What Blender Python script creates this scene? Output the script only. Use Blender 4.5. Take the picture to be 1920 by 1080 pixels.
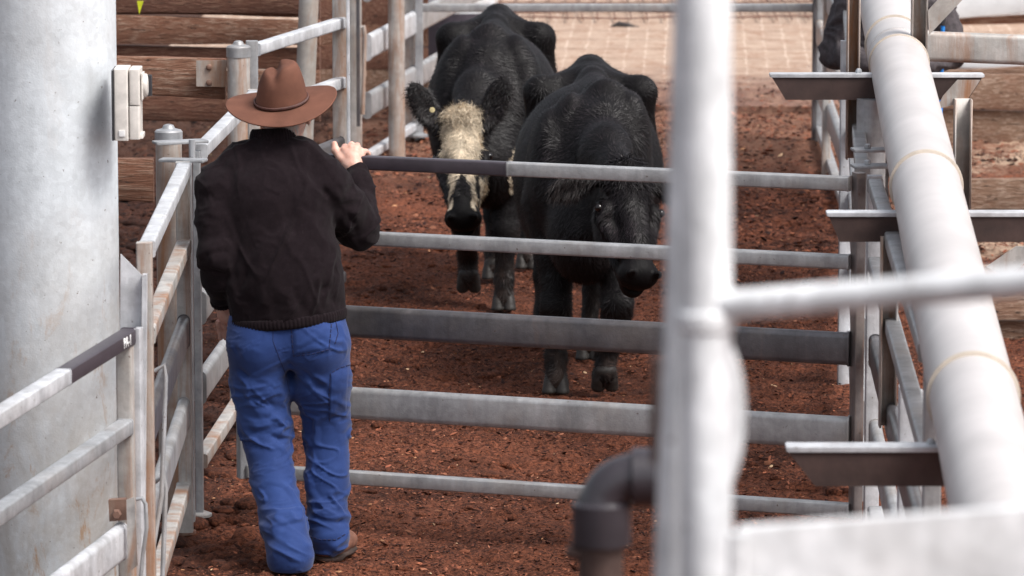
import bpy, math, random
import numpy as np
from mathutils import Vector, Matrix, Quaternion
from mathutils.bvhtree import BVHTree
random.seed(7); RNG = np.random.default_rng(11)
SC = bpy.context.scene
for o in list(bpy.data.objects): bpy.data.objects.remove(o)

# ------------------------------------------------------------------ camera
F = 9000.0; PITCH = math.atan(1340/9000.0); H = 3.5
CAM = Vector((0, 0, H))
cd = bpy.data.cameras.new('camera'); cam = bpy.data.objects.new('camera', cd)
SC.collection.objects.link(cam); cam.location = CAM
cam.rotation_euler = (math.pi/2-PITCH, 0, 0)
cd.sensor_width = 36; cd.lens = F/1920*36
cd.clip_start = 0.5; cd.clip_end = 2000
cd.dof.use_dof = True; cd.dof.focus_distance = 17.8; cd.dof.aperture_fstop = 7.2
SC.camera = cam
_up = Vector((0, math.sin(PITCH), math.cos(PITCH))); _fw = Vector((0, math.cos(PITCH), -math.sin(PITCH)))
def W(px, py, Y):
    d = Vector((1,0,0))*((px-960)/F) + _up*((540-py)/F) + _fw
    return CAM + d*(Y/d.y)
def G(px, py, z=0.0):
    d = Vector((1,0,0))*((px-960)/F) + _up*((540-py)/F) + _fw
    return CAM + d*((z-H)/d.z)
def Xat(px, Y, z):          # x of the vertical line seen at column px
    d = Vector((0, Y, z-H)); t = d.dot(_fw)
    return (px-960)/F*t
def PZ(px, Y, z): return Vector((Xat(px, Y, z), Y, z))

# ------------------------------------------------------------------ world, sun, exposure
SUN_EL = math.radians(54); SUN_AZ = math.radians(124)   # clockwise from +Y: behind the camera, to the right
w = bpy.data.worlds.new('World'); SC.world = w; w.use_nodes = True
nt = w.node_tree; nt.nodes.clear()
sk = nt.nodes.new('ShaderNodeTexSky'); sk.sky_type = 'NISHITA'; sk.sun_disc = False
sk.sun_elevation = SUN_EL; sk.sun_rotation = SUN_AZ; sk.air_density = 1.0; sk.dust_density = 4.0; sk.ozone_density = 0.6
hs = nt.nodes.new('ShaderNodeHueSaturation'); hs.inputs['Saturation'].default_value = 0.36
bg = nt.nodes.new('ShaderNodeBackground'); bg.inputs['Strength'].default_value = 0.12
ow = nt.nodes.new('ShaderNodeOutputWorld')
nt.links.new(sk.outputs[0], hs.inputs['Color']); nt.links.new(hs.outputs[0], bg.inputs[0]); nt.links.new(bg.outputs[0], ow.inputs[0])
sl = bpy.data.lights.new('sun', 'SUN'); so = bpy.data.objects.new('sun', sl); SC.collection.objects.link(so)
sl.energy = 1.9; sl.angle = math.radians(22); sl.color = (1, .97, .93)
sd = Vector((math.sin(SUN_AZ)*math.cos(SUN_EL), math.cos(SUN_AZ)*math.cos(SUN_EL), math.sin(SUN_EL)))
so.rotation_euler = (-sd).to_track_quat('-Z', 'Y').to_euler(); so.location = (3, -5, 12)
SC.view_settings.view_transform = 'Standard'; SC.view_settings.look = 'None'
SC.view_settings.exposure = 0.78; SC.view_settings.gamma = 1

# ------------------------------------------------------------------ mesh helpers
def tag(o, label=None, cat=None, group=None, kind=None):
    if label: o['label'] = label
    if cat: o['category'] = cat
    if group: o['group'] = group
    if kind: o['kind'] = kind
    return o
def empty(name, loc, label=None, cat=None, group=None):
    o = bpy.data.objects.new(name, None); SC.collection.objects.link(o); o.location = loc
    o.empty_display_size = .2
    return tag(o, label, cat, group)
def wloc(o):
    v = Vector((0, 0, 0))
    while o: v += o.location; o = o.parent
    return v
def mk(name, verts, faces, mat, parent=None, smooth=False, col=None, loc=None):
    """one mesh object; verts in world coordinates"""
    V = np.asarray(verts, dtype=np.float64).reshape(-1, 3)
    me = bpy.data.meshes.new(name)
    o = bpy.data.objects.new(name, me); SC.collection.objects.link(o)
    if parent is not None:
        o.parent = parent; base = np.array(wloc(parent))
    else:
        base = np.array(loc if loc is not None else (V[:, 0].mean(), V[:, 1].mean(), V[:, 2].min()))
        o.location = base
    V = V-base
    if isinstance(faces, np.ndarray):
        n, k = faces.shape
        me.vertices.add(len(V)); me.vertices.foreach_set('co', V.astype(np.float32).ravel())
        me.loops.add(n*k); me.loops.foreach_set('vertex_index', faces.astype(np.int32).ravel())
        me.polygons.add(n); me.polygons.foreach_set('loop_start', np.arange(0, n*k, k, dtype=np.int32))
        me.polygons.foreach_set('loop_total', np.full(n, k, dtype=np.int32))
    else:
        me.from_pydata([tuple(v) for v in V], [], faces)
    if smooth: me.polygons.foreach_set('use_smooth', np.ones(len(me.polygons), dtype=bool))
    me.update(); me.validate()
    if col is not None:
        a = me.color_attributes.new('Col', 'FLOAT_COLOR', 'POINT')
        c = np.ones((len(V), 4), dtype=np.float32); c[:, :3] = col
        a.data.foreach_set('color', c.ravel())
    me.materials.append(mat)
    return o
class MB:
    def __init__(s): s.v = []; s.f = []
    def add(s, vs, fs):
        b = len(s.v); s.v += [tuple(v) for v in vs]; s.f += [tuple(i+b for i in f) for f in fs]; return s
    def prism(s, prof, p0, p1, up=Vector((0, 0, 1)), roll=0):
        """sweep a 2D profile [(side, up)] from p0 to p1, capped"""
        p0 = Vector(p0); p1 = Vector(p1); d = (p1-p0).normalized()
        up = Vector(up)
        if abs(d.dot(up)) > .97: up = Vector((0, -1, 0))
        sx = d.cross(up).normalized(); uz = sx.cross(d).normalized()
        if roll:
            q = Quaternion(d, roll); sx = q @ sx; uz = q @ uz
        n = len(prof)
        vs = [p0+sx*a+uz*b for a, b in prof]+[p1+sx*a+uz*b for a, b in prof]
        fs = [(i, (i+1) % n, n+(i+1) % n, n+i) for i in range(n)]
        fs += [tuple(range(n))[::-1], tuple(range(n, 2*n))]
        return s.add(vs, fs)
    def box(s, c, size, rz=0, b=.003):
        prof = rrect(size[0], size[1], b)
        ca, sa = math.cos(rz), math.sin(rz); n = len(prof); c = Vector(c)
        prof = [(a*ca-q*sa, a*sa+q*ca) for a, q in prof]
        z0, z1 = -size[2]/2, size[2]/2
        rings = []
        for z, k in ((z0, .985), (z0+b, 1), (z1-b, 1), (z1, .985)):
            rings.append([c+Vector((a*k, q*k, z)) for a, q in prof])
        vs = sum(rings, []); fs = []
        for r in range(3):
            fs += [(r*n+i, r*n+(i+1) % n, (r+1)*n+(i+1) % n, (r+1)*n+i) for i in range(n)]
        fs += [tuple(range(n))[::-1], tuple(range(3*n, 4*n))]
        return s.add(vs, fs)
    def tube(s, pts, r, n=20):
        pts = [Vector(p) for p in pts]; rs = r if isinstance(r, (list, tuple)) else [r]*len(pts)
        vs = []; fs = []; side = None
        for i, p in enumerate(pts):
            t = (pts[min(i+1, len(pts)-1)]-pts[max(i-1, 0)]).normalized()
            if side is None:
                a = Vector((0, 0, 1)) if abs(t.z) < .9 else Vector((1, 0, 0)); side = t.cross(a).normalized()
            side = (side-t*side.dot(t)).normalized(); bt = t.cross(side)
            vs += [p+(side*math.cos(k*2*math.pi/n)+bt*math.sin(k*2*math.pi/n))*rs[i] for k in range(n)]
        for i in range(len(pts)-1):
            fs += [(i*n+k, i*n+(k+1) % n, (i+1)*n+(k+1) % n, (i+1)*n+k) for k in range(n)]
        fs += [tuple(range(n))[::-1], tuple(range((len(pts)-1)*n, len(pts)*n))]
        return s.add(vs, fs)
    def lathe(s, c, prof, n=28, axis=(0, 0, 1)):
        q = Vector((0, 0, 1)).rotation_difference(Vector(axis)); c = Vector(c)
        vs = []; fs = []
        for r, z in prof: vs += [c+q @ Vector((r*math.cos(k*2*math.pi/n), r*math.sin(k*2*math.pi/n), z)) for k in range(n)]
        for i in range(len(prof)-1):
            fs += [(i*n+k, i*n+(k+1) % n, (i+1)*n+(k+1) % n, (i+1)*n+k) for k in range(n)]
        fs += [tuple(range(n))[::-1], tuple(range((len(prof)-1)*n, len(prof)*n))]
        return s.add(vs, fs)
    def build(s, name, mat, parent=None, ang=30, **k):
        o = mk(name, s.v, s.f, mat, parent, **k)
        me = o.data
        me.polygons.foreach_set('use_smooth', np.ones(len(me.polygons), dtype=bool))
        # sharp edges by angle
        bm_sharp(me, math.radians(ang)); return o
def bm_sharp(me, ang):
    ed = {}
    for p in me.polygons:
        for k in p.edge_keys: ed.setdefault(k, []).append(p.normal.copy())
    sh = np.zeros(len(me.edges), dtype=bool)
    for i, e in enumerate(me.edges):
        ns = ed.get(tuple(sorted(e.vertices)), [])
        if len(ns) == 2 and ns[0].length > 0 and ns[1].length > 0 and ns[0].angle(ns[1]) > ang: sh[i] = True
    at = me.attributes.get('sharp_edge') or me.attributes.new('sharp_edge', 'BOOLEAN', 'EDGE')
    at.data.foreach_set('value', sh)
def rrect(w_, h_, r, n=3):
    r = min(r, w_*.49, h_*.49); P = []
    for cx, cy, a0 in ((w_/2-r, h_/2-r, 0), (-w_/2+r, h_/2-r, 90), (-w_/2+r, -h_/2+r, 180), (w_/2-r, -h_/2+r, 270)):
        for k in range(n+1):
            a = math.radians(a0+90*k/n); P.append((cx+r*math.cos(a), cy+r*math.sin(a)))
    return P

# ------------------------------------------------------------------ noise
def _h(ix, iy, iz, s):
    n = (ix*374761393 + iy*668265263 + iz*2147483647 + s*974634777) & 0xFFFFFFFF
    n = ((n ^ (n >> 13))*1274126177) & 0xFFFFFFFF
    return ((n ^ (n >> 16)) & 0xFFFF)/65535.0
def vnoise(P, s=0):
    P = np.asarray(P, dtype=np.float64); I = np.floor(P).astype(np.int64); f = P-I; f = f*f*f*(f*(f*6-15)+10)
    x, y, z = I[:, 0], I[:, 1], I[:, 2]; r = 0
    for a in (0, 1):
        for b in (0, 1):
            for c in (0, 1):
                wgt = (f[:, 0] if a else 1-f[:, 0])*(f[:, 1] if b else 1-f[:, 1])*(f[:, 2] if c else 1-f[:, 2])
                r = r+wgt*_h(x+a, y+b, z+c, s)
    return r*2-1
def fbm(P, o=4, s=0):
    r = 0; a = 1; t = 0; P = np.asarray(P, dtype=np.float64)
    for k in range(o): r = r+a*vnoise(P*(2.03**k)+k*17.3, s+k); t += a; a *= .5
    return r/t

# ------------------------------------------------------------------ materials
def mat_new(name):
    m = bpy.data.materials.new(name); m.use_nodes = True
    n = m.node_tree; n.nodes.clear()
    o = n.nodes.new('ShaderNodeOutputMaterial'); p = n.nodes.new('ShaderNodeBsdfPrincipled')
    n.links.new(p.outputs[0], o.inputs[0]); return m, n, p
class NT:
    def __init__(s, n): s.n = n
    def node(s, t, **k):
        x = s.n.nodes.new(t)
        for a, b in k.items(): setattr(x, a, b)
        return x
    def link(s, a, b): s.n.links.new(a, b)
    def coord(s, scale=(1, 1, 1), rand=True):
        tc = s.node('ShaderNodeTexCoord'); mp = s.node('ShaderNodeMapping')
        mp.inputs['Scale'].default_value = scale; s.link(tc.outputs['Object'], mp.inputs['Vector'])
        if rand:
            oi = s.node('ShaderNodeObjectInfo'); ml = s.node('ShaderNodeMath', operation='MULTIPLY'); ml.inputs[1].default_value = 37.0
            s.link(oi.outputs['Random'], ml.inputs[0]); s.link(ml.outputs[0], mp.inputs['Location'])
        return mp.outputs[0]
    def noise(s, vec, scale, detail=4, rough=.55, dist=0):
        x = s.node('ShaderNodeTexNoise'); x.inputs['Scale'].default_value = scale; x.inputs['Detail'].default_value = detail
        x.inputs['Roughness'].default_value = rough; x.inputs['Distortion'].default_value = dist
        s.link(vec, x.inputs['Vector']); return x.outputs['Fac']
    def ramp(s, fac, stops, interp='LINEAR'):
        x = s.node('ShaderNodeValToRGB'); x.color_ramp.interpolation = interp
        while len(x.color_ramp.elements) < len(stops): x.color_ramp.elements.new(.5)
        for e, (p, c) in zip(x.color_ramp.elements, stops):
            e.position = p; e.color = (c, c, c, 1) if isinstance(c, (int, float)) else (*c, 1)
        s.link(fac, x.inputs[0]); return x.outputs[0]
    def mix(s, fac, a, b, mode='MIX'):
        x = s.node('ShaderNodeMix', data_type='RGBA', blend_type=mode)
        for inp, v in ((x.inputs[0], fac), (x.inputs[6], a), (x.inputs[7], b)):
            if isinstance(v, (int, float)): inp.default_value = v
            elif isinstance(v, tuple): inp.default_value = (*v, 1)
            else: s.link(v, inp)
        return x.outputs[2]
    def math(s, op, a, b=None):
        x = s.node('ShaderNodeMath', operation=op)
        for i, v in enumerate((a, b)):
            if v is None: continue
            if isinstance(v, (int, float)): x.inputs[i].default_value = v
            else: s.link(v, x.inputs[i])
        return x.outputs[0]
    def bump(s, p, h, strength=.3, dist=.01):
        b = s.node('ShaderNodeBump'); b.inputs['Strength'].default_value = strength; b.inputs['Distance'].default_value = dist
        s.link(h, b.inputs['Height']); s.link(b.outputs[0], p.inputs['Normal'])

def steel(name, base=(.42, .43, .45), rust=.35, metal=.35, rough=.42, rustcol=(.30, .13, .05), dirt=.5, spangle=1.0, low=None, bl=1.0):
    m, n, p = mat_new(name); t = NT(n)
    c = t.coord(); cs = t.coord((1, 1, .12))
    vo = t.node('ShaderNodeTexVoronoi'); vo.inputs['Scale'].default_value = 55; t.link(c, vo.inputs['Vector'])
    sp = t.ramp(t.math('MULTIPLY', vo.outputs['Color'], 1.0), [(0, .86), (1, 1.1)])
    blot = t.ramp(t.noise(c, 9, 5, .6), [(.3, 1-.34*bl), (.7, 1+.16*bl)])
    streak = t.ramp(t.noise(cs, 30, 4, .6), [(.3, 1-.15*bl), (.7, 1+.08*bl)])
    col = t.mix(1.0, t.mix(1.0, base, blot, 'MULTIPLY'), streak, 'MULTIPLY')
    col = t.mix(spangle*.6, col, t.mix(1.0, col, sp, 'MULTIPLY'))
    # dull dried-mud film
    dm = t.ramp(t.noise(c, 3.2, 6, .65, .4), [(.48, 0), (.75, dirt)])
    col = t.mix(dm, col, (.30, .24, .19))
    # rust bleeding
    rm = t.ramp(t.noise(cs, 7, 6, .7, .6), [(.60-.22*rust, 0), (.74-.12*rust, min(1, rust*1.5))])
    rc = t.mix(t.noise(c, 60, 3), rustcol, tuple(x*1.5 for x in rustcol))
    col = t.mix(rm, col, rc)
    if low:
        sz = t.node('ShaderNodeSeparateXYZ'); tcc = t.node('ShaderNodeTexCoord'); t.link(tcc.outputs['Object'], sz.inputs[0])
        lm = t.math('MULTIPLY', t.math('SUBTRACT', low, sz.outputs[2]), .9); lm = t.math('MINIMUM', t.math('MAXIMUM', lm, 0.0), 1.0)
        q1 = t.ramp(t.noise(t.coord((1, 1, .5)), 5, 7, .7, .8), [(.38, .15), (.7, 1)]); col = t.mix(t.math('MULTIPLY', t.math('MULTIPLY', lm, q1), .75), col, (.36, .29, .22))
        q2 = t.ramp(t.noise(t.coord((1, 1, .35)), 11, 6, .75, .5), [(.56, 0), (.66, .8)]); col = t.mix(t.math('MULTIPLY', lm, q2), col, (.42, .24, .12))
        mk_ = t.ramp(t.noise(t.coord((1.6, 1.6, .5)), 8, 7, .85, 1.5), [(.71, 0), (.735, .55)]); col = t.mix(mk_, col, (.22, .18, .18))
    # small dark specks and scratches
    spk = t.ramp(t.noise(t.coord((1, 1, 1)), 48, 3, .6), [(.69, 0), (.73, .75)])
    col = t.mix(spk, col, (.10, .06, .045))
    t.link(col, p.inputs['Base Color'])
    t.link(t.math('MULTIPLY', t.math('SUBTRACT', 1.0, t.math('MAXIMUM', rm, dm)), metal), p.inputs['Metallic'])
    t.link(t.math('ADD', t.math('MULTIPLY', t.noise(c, 14, 4), .25), rough-.1), p.inputs['Roughness'])
    t.bump(p, t.math('ADD', t.noise(c, 160, 3), t.math('MULTIPLY', t.noise(c, 22, 3), 1.5)), .22, .003)
    return m
def simple(name, col, rough=.6, metal=0, nscale=20, var=.25, bump=.2, bd=.004, spec=.5, bscale=None, stretch=(1, 1, 1)):
    m, n, p = mat_new(name); t = NT(n); c = t.coord(stretch)
    v = t.ramp(t.noise(c, nscale, 5, .6), [(.3, 1-var), (.7, 1+var)])
    t.link(t.mix(1.0, col, v, 'MULTIPLY'), p.inputs['Base Color'])
    p.inputs['Roughness'].default_value = rough; p.inputs['Metallic'].default_value = metal
    p.inputs['Specular IOR Level'].default_value = spec
    if bump: t.bump(p, t.noise(c, bscale or nscale*4, 4), bump, bd)
    return m
def wood(name, base=(.30, .14, .085), pale=(.50, .35, .26), paleamt=.6, axis=0):
    m, n, p = mat_new(name); t = NT(n)
    st = [14, 14, 14]; st[axis] = 1.8
    c = t.coord(tuple(st)); c2 = t.coord((1, 1, 1)); st2 = [75, 75, 75]; st2[axis] = 7; c3 = t.coord(tuple(st2))
    g = t.noise(c, 1.6, 8, .7, 1.2)
    col = t.mix(g, tuple(x*.55 for x in base), base)
    col = t.mix(t.ramp(t.noise(c3, 1.0, 6, .75), [(.50, 0), (.60, paleamt)]), col, pale)
    col = t.mix(t.ramp(t.noise(c2, 4, 5, .6), [(.45, 0), (.8, .55)]), col, (.20, .07, .035))
    crack = t.ramp(t.noise(c, 3.5, 5, .8, .6), [(.33, 1), (.40, 0)])
    col = t.mix(crack, col, (.03, .017, .012))
    t.link(col, p.inputs['Base Color']); p.inputs['Roughness'].default_value = .85
    t.bump(p, t.math('SUBTRACT', t.noise(c3, 1.0, 6, .7), crack), .95, .02)
    return m
M = {}
M['galv'] = steel('galvanised_steel', rust=.12, dirt=.35)
M['galv_rail'] = steel('galvanised_rail', base=(.40, .40, .41), rust=.10, dirt=.5)
M['galv_rust'] = steel('rust_stained_steel', base=(.50, .48, .46), rust=.62, dirt=.7, metal=.15, rustcol=(.24, .11, .05))
M['galv_bright'] = steel('bright_galvanised_steel', base=(.60, .61, .64), rust=.12, dirt=.2, metal=.12)
M['plate'] = steel('spangled_sheet_steel', base=(.92, .93, .95), rust=0.05, dirt=.25, metal=.02)
M['walk'] = steel('pale_galvanised_walkway', base=(.84, .85, .87), rust=0, dirt=.08, metal=.03)
M['underside'] = simple('shaded_rusty_steel', (.050, .028, .024), .7, 0, 8, .4, .3)  # dark brown: rust on the lugs, painted-in shade on the bracket webs
M['column'] = steel('column_steel', base=(.70, .74, .78), rust=.10, dirt=.2, metal=.12, rough=.5, rustcol=(.42, .27, .15), low=1.45, bl=.4)
M['rust'] = steel('rusty_steel', base=(.20, .12, .09), rust=1.0, dirt=.8, metal=.05, rough=.7, rustcol=(.13, .055, .035))
M['darkpaint'] = simple('dark_painted_steel', (.050, .040, .050), .42, 0, 12, .25, .12, .002)
M['darkrail'] = steel('dark_worn_steel', base=(.13, .125, .135), rust=.08, dirt=.25, metal=.45, rough=.32)
M['pvc'] = simple('white_pipe_plastic', (.53, .50, .495), .42, 0, 3, .10, .03, .002)
M['pvcring'] = simple('pipe_joint_ring', (.50, .43, .36), .5, 0, 20, .15, .05, .002)
M['blackpoly'] = simple('dark_grey_pipe_plastic', (.036, .031, .037), .3, 0, 12, .2, .05, .002)
M['brass'] = simple('rusty_brass', (.075, .045, .038), .6, .2, 25, .4, .3, .004)
M['switch'] = simple('weathered_white_plastic', (.66, .62, .58), .45, 0, 30, .15, .06, .002)
M['black'] = simple('black_plastic', (.03, .03, .035), .4, 0, 20, .2, .05)
M['wood'] = wood('red_brown_timber'); M['wood2'] = wood('dark_red_timber', (.19, .08, .05), (.32, .18, .12), .5)
M['woodpale'] = wood('bleached_timber', (.30, .18, .12), (.50, .38, .30), .6)
M['whitepaint'] = simple('white_sheet_steel', (.66, .68, .70), .5, 0, 4, .15, .05)
M['yellow'] = simple('yellow_plastic', (.62, .66, .02), .5)
M['blue'] = simple('blue_plastic', (.02, .25, .75), .35)

# ------------------------------------------------------------------ ground
def spaced(lo, flo, fhi, hi, fine, n):
    a = flo-(np.geomspace(1, 1+(flo-lo), n)[::-1]-1); b = fhi+(np.geomspace(1, 1+(hi-fhi), n)-1)
    return np.unique(np.concatenate([a, np.arange(flo, fhi, fine), b]))
xs = spaced(-150, -3.0, 3.6, 150, .022, 26); ys = spaced(-60, 15.2, 33.0, 260, .022, 30)
HOOF = [(random.uniform(-1.5, 1.7), random.uniform(16.2, 26), random.uniform(.045, .075)) for _ in range(150)]
def gheight(x, y):
    P = np.stack([x, y, x*0], 1)
    r = fbm(P*1.1, 3, 3)*.022 + fbm(P*5, 4, 9)*.020 + np.abs(fbm(P*15, 4, 21))*.040 - .014
    for hx, hy, hr in HOOF: 
        q = ((x-hx)**2+(y-hy)**2)/hr**2; r = r-.032*np.exp(-q)+.012*np.exp(-(q-2.2)**2)
    near = np.clip((x+1.9)/.8, 0, 1)
    return r*(1.35-.45*near)
XX, YY = np.meshgrid(xs, ys); X1 = XX.ravel(); Y1 = YY.ravel()
msk = (X1 > -3.2) & (X1 < 3.8) & (Y1 > 15) & (Y1 < 33.5)
Z1 = np.zeros_like(X1); Z1[msk] = gheight(X1[msk], Y1[msk])
nx, ny = len(xs), len(ys)
ii, jj = np.meshgrid(np.arange(nx-1), np.arange(ny-1)); b = (jj*nx+ii).ravel()
Fq = np.stack([b, b+1, b+nx+1, b+nx], 1)
m, n, p = mat_new('bark_mulch_ground'); t = NT(n)
c = t.coord((1, 1, 1), False)
col = t.ramp(t.noise(c, 1.3, 5, .6, .3), [(.35, (.080, .027, .015)), (.62, (.200, .068, .036))])
col = t.mix(t.ramp(t.noise(c, 60, 6, .8), [(.40, 0), (.62, 1.0)]), t.mix(1.0, col, (.25, .22, .22), 'MULTIPLY'), t.mix(1.0, col, (1.6, 1.55, 1.5), 'MULTIPLY'))
# drier, paler soil beyond the pens
sx = t.node('ShaderNodeSeparateXYZ'); t.link(c, sx.inputs[0])
far = t.math('MULTIPLY', t.math('SUBTRACT', t.math('ADD', sx.outputs[1], t.math('MULTIPLY', t.noise(c, 2.2, 5), 3.0)), 28.6), .28)
far = t.math('MINIMUM', t.math('MAXIMUM', far, 0.0), .75)
col = t.mix(far, col, (.26, .135, .09))
rightp = t.math('MINIMUM', t.math('MAXIMUM', t.math('MULTIPLY', t.math('SUBTRACT', sx.outputs[0], 2.05), 3.0), 0.0), 1.0)
pale = t.ramp(t.noise(c, 1.8, 6, .7), [(.46, 0), (.6, .85)])
fary = t.math('MINIMUM', t.math('MAXIMUM', t.math('MULTIPLY', t.math('SUBTRACT', sx.outputs[1], 22.0), 1.0), 0.0), 1.0)
col = t.mix(t.math('MULTIPLY', t.math('MULTIPLY', rightp, pale), fary), col, (.55, .40, .29))
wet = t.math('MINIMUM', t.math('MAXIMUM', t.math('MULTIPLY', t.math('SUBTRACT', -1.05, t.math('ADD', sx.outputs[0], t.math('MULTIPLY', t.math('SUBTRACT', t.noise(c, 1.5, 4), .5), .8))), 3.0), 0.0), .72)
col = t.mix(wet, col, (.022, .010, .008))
t.link(col, p.inputs['Base Color']); p.inputs['Roughness'].default_value = .9; p.inputs['Specular IOR Level'].default_value = .25
t.bump(p, t.math('ADD', t.noise(c, 70, 6, .75), t.math('MULTIPLY', t.noise(c, 220, 3, .7), .5)), .9, .014)
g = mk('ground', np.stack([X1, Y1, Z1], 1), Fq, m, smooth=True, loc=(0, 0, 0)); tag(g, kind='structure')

def chips(name, N, x0, x1, y0, y1, smin, smax, cols, mat, flat=.5, zoff=.002, keep=None):
    x = RNG.uniform(x0, x1, N); y = RNG.uniform(y0, y1, N)
    if keep is not None: k = keep(x, y); x = x[k]; y = y[k]; N = len(x)
    z = gheight(x, y)+zoff
    L = np.exp(RNG.normal(0, .45, N))*smin; L = np.clip(L, smin*.4, smax); wd = L*RNG.uniform(.18, .5, N); th = wd*RNG.uniform(.12, .4, N)
    a = RNG.uniform(0, 2*np.pi, N); pt = RNG.normal(0, flat*.45, N); rl = RNG.normal(0, flat, N)
    d = np.stack([np.cos(a)*np.cos(pt), np.sin(a)*np.cos(pt), np.sin(pt)], 1)
    s0 = np.stack([-np.sin(a), np.cos(a), 0*a], 1); u0 = np.cross(d, s0)
    s = s0*np.cos(rl)[:, None]+u0*np.sin(rl)[:, None]; u = np.cross(d, s)
    C = np.stack([x, y, z+L*.12*np.abs(np.sin(pt))+th*.3], 1)
    j = lambda: RNG.uniform(.6, 1.25, N)[:, None]
    L_ = L[:, None]; w_ = wd[:, None]; t_ = th[:, None]
    v = [C-d*L_*.5*j(), C-d*L_*.15*j()+s*w_*.5*j(), C+d*L_*.3*j()+s*w_*.4*j(), C+d*L_*.5*j(), C+d*L_*.2*j()-s*w_*.5*j(), C-d*L_*.25*j()-s*w_*.4*j(), C+u*t_*j()]
    V = np.stack(v, 1).reshape(-1, 3); o = np.arange(N)[:, None]*7
    Fx = np.concatenate([np.concatenate([o+i, o+(i+1) % 6, o+6], 1) for i in range(6)], 0)
    ci = RNG.choice(len(cols), N, p=np.array([c[1] for c in cols])/sum(c[1] for c in cols))
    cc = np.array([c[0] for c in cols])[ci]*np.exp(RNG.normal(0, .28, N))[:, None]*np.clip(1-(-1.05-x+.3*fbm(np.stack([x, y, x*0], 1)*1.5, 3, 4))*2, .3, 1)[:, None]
    o_ = mk(name, V, Fx, mat, col=np.repeat(cc, 7, 0), loc=(0, 0, 0)); return o_
m, n, p = mat_new('bark_chips'); t = NT(n)
at = t.node('ShaderNodeAttribute', attribute_name='Col'); t.link(at.outputs['Color'], p.inputs['Base Color'])
p.inputs['Roughness'].default_value = .85; p.inputs['Specular IOR Level'].default_value = .25
M['chips'] = m
CC = [((.135, .044, .025), 6), ((.215, .074, .040), 5), ((.030, .010, .007), 8), ((.26, .105, .06), 1.3), ((.46, .23, .12), .16), ((.65, .43, .26), .05)]
inview = lambda x, y: (np.abs(x-.1) < .118*y+.35)
def dens(x, y):
    q = fbm(np.stack([x*1.7, y*1.7, x*0+5], 1), 3, 40)
    return inview(x, y) & (RNG.uniform(0, 1, len(x)) < np.clip(.75+q*1.6, .12, 1))
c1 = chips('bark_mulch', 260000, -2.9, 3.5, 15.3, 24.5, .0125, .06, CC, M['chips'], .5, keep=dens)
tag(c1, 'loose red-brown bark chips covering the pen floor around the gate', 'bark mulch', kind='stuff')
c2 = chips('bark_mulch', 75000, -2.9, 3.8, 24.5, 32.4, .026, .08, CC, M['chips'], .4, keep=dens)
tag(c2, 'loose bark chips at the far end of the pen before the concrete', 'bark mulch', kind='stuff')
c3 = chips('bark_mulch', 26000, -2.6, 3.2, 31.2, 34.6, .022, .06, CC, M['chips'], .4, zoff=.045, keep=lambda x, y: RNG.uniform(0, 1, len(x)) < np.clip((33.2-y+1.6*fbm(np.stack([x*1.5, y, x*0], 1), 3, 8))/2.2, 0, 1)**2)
tag(c3, 'bark chips carried onto the near edge of the grooved concrete', 'bark mulch', kind='stuff')
# trodden lumps of wet mulch
def clods(N):
    V = []; Fc = []; base = 0
    import bmesh
    bm = bmesh.new(); bmesh.ops.create_icosphere(bm, subdivisions=2, radius=1); sv = np.array([v.co[:] for v in bm.verts]); sf = np.array([[v.index for v in f.verts] for f in bm.faces]); bm.free()
    for i in range(N):
        if i % 5 < 2: x = random.uniform(-2.4, -.9); y = random.uniform(16, 27)
        else: y = random.uniform(16, 27); x = random.uniform(-.12*y, .13*y)
        r = random.uniform(.012, .045)*(1.25 if x < -.9 else .8)
        S = sv*np.array([r*random.uniform(.7, 1.6), r*random.uniform(.7, 1.4), r*random.uniform(.35, .7)])
        S = S*(1+.45*fbm(sv*1.6+i*3.1, 3, 5))[:, None]
        a = random.uniform(0, 6.28); ca, sa = math.cos(a), math.sin(a)
        S = np.stack([S[:, 0]*ca-S[:, 1]*sa, S[:, 0]*sa+S[:, 1]*ca, S[:, 2]], 1)
        V.append(S+np.array([x, y, float(gheight(np.array([x]), np.array([y]))[0])+r*.05])); Fc.append(sf+base); base += len(sv)
    return np.concatenate(V), np.concatenate(Fc)
V, Fc = clods(1500)
tag(mk('mulch_clods', V, Fc, g.data.materials[0], smooth=True, loc=(0, 0, 0)), 'dark trodden clods of mulch scattered along the left fence', 'mulch clods', kind='stuff')

# concrete standing with a grid of grooves, past the pens
m, n, p = mat_new('grooved_concrete'); t = NT(n); c = t.coord((1, 1, 1), False)
sx = t.node('ShaderNodeSeparateXYZ'); t.link(c, sx.inputs[0])
def groove(v, per, wd, off=0):
    q = t.math('FRACT', t.math('DIVIDE', t.math('ADD', v, off), per)); return t.math('LESS_THAN', t.math('ABSOLUTE', t.math('SUBTRACT', q, .5)), wd/per/2)
wob = t.math('MULTIPLY', t.math('SUBTRACT', t.noise(c, 3.5, 6, .7), .5), .085)
gx = groove(t.math('ADD', sx.outputs[0], wob), .146, .016); gy = groove(t.math('ADD', sx.outputs[1], wob), .70, .045, .15)
gr = t.math('MAXIMUM', gx, gy)
base = t.ramp(t.noise(t.coord((1, 3, 1), False), 6, 6, .65), [(.3, (.30, .195, .14)), (.65, (.50, .37, .285))])
gcol = t.mix(gy, (.60, .47, .38), (.13, .07, .045))
col = t.mix(t.math('MULTIPLY', gr, t.ramp(t.noise(c, 7, 5, .7), [(.38, .1), (.6, .95)])), base, gcol)
ed = t.math('MULTIPLY', t.math('SUBTRACT', 33.9, t.math('ADD', sx.outputs[1], t.math('MULTIPLY', t.math('SUBTRACT', t.noise(c, 3, 6, .7), .5), 4.5))), .7)
ed = t.math('MINIMUM', t.math('MAXIMUM', ed, 0.0), 1.0)
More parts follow.
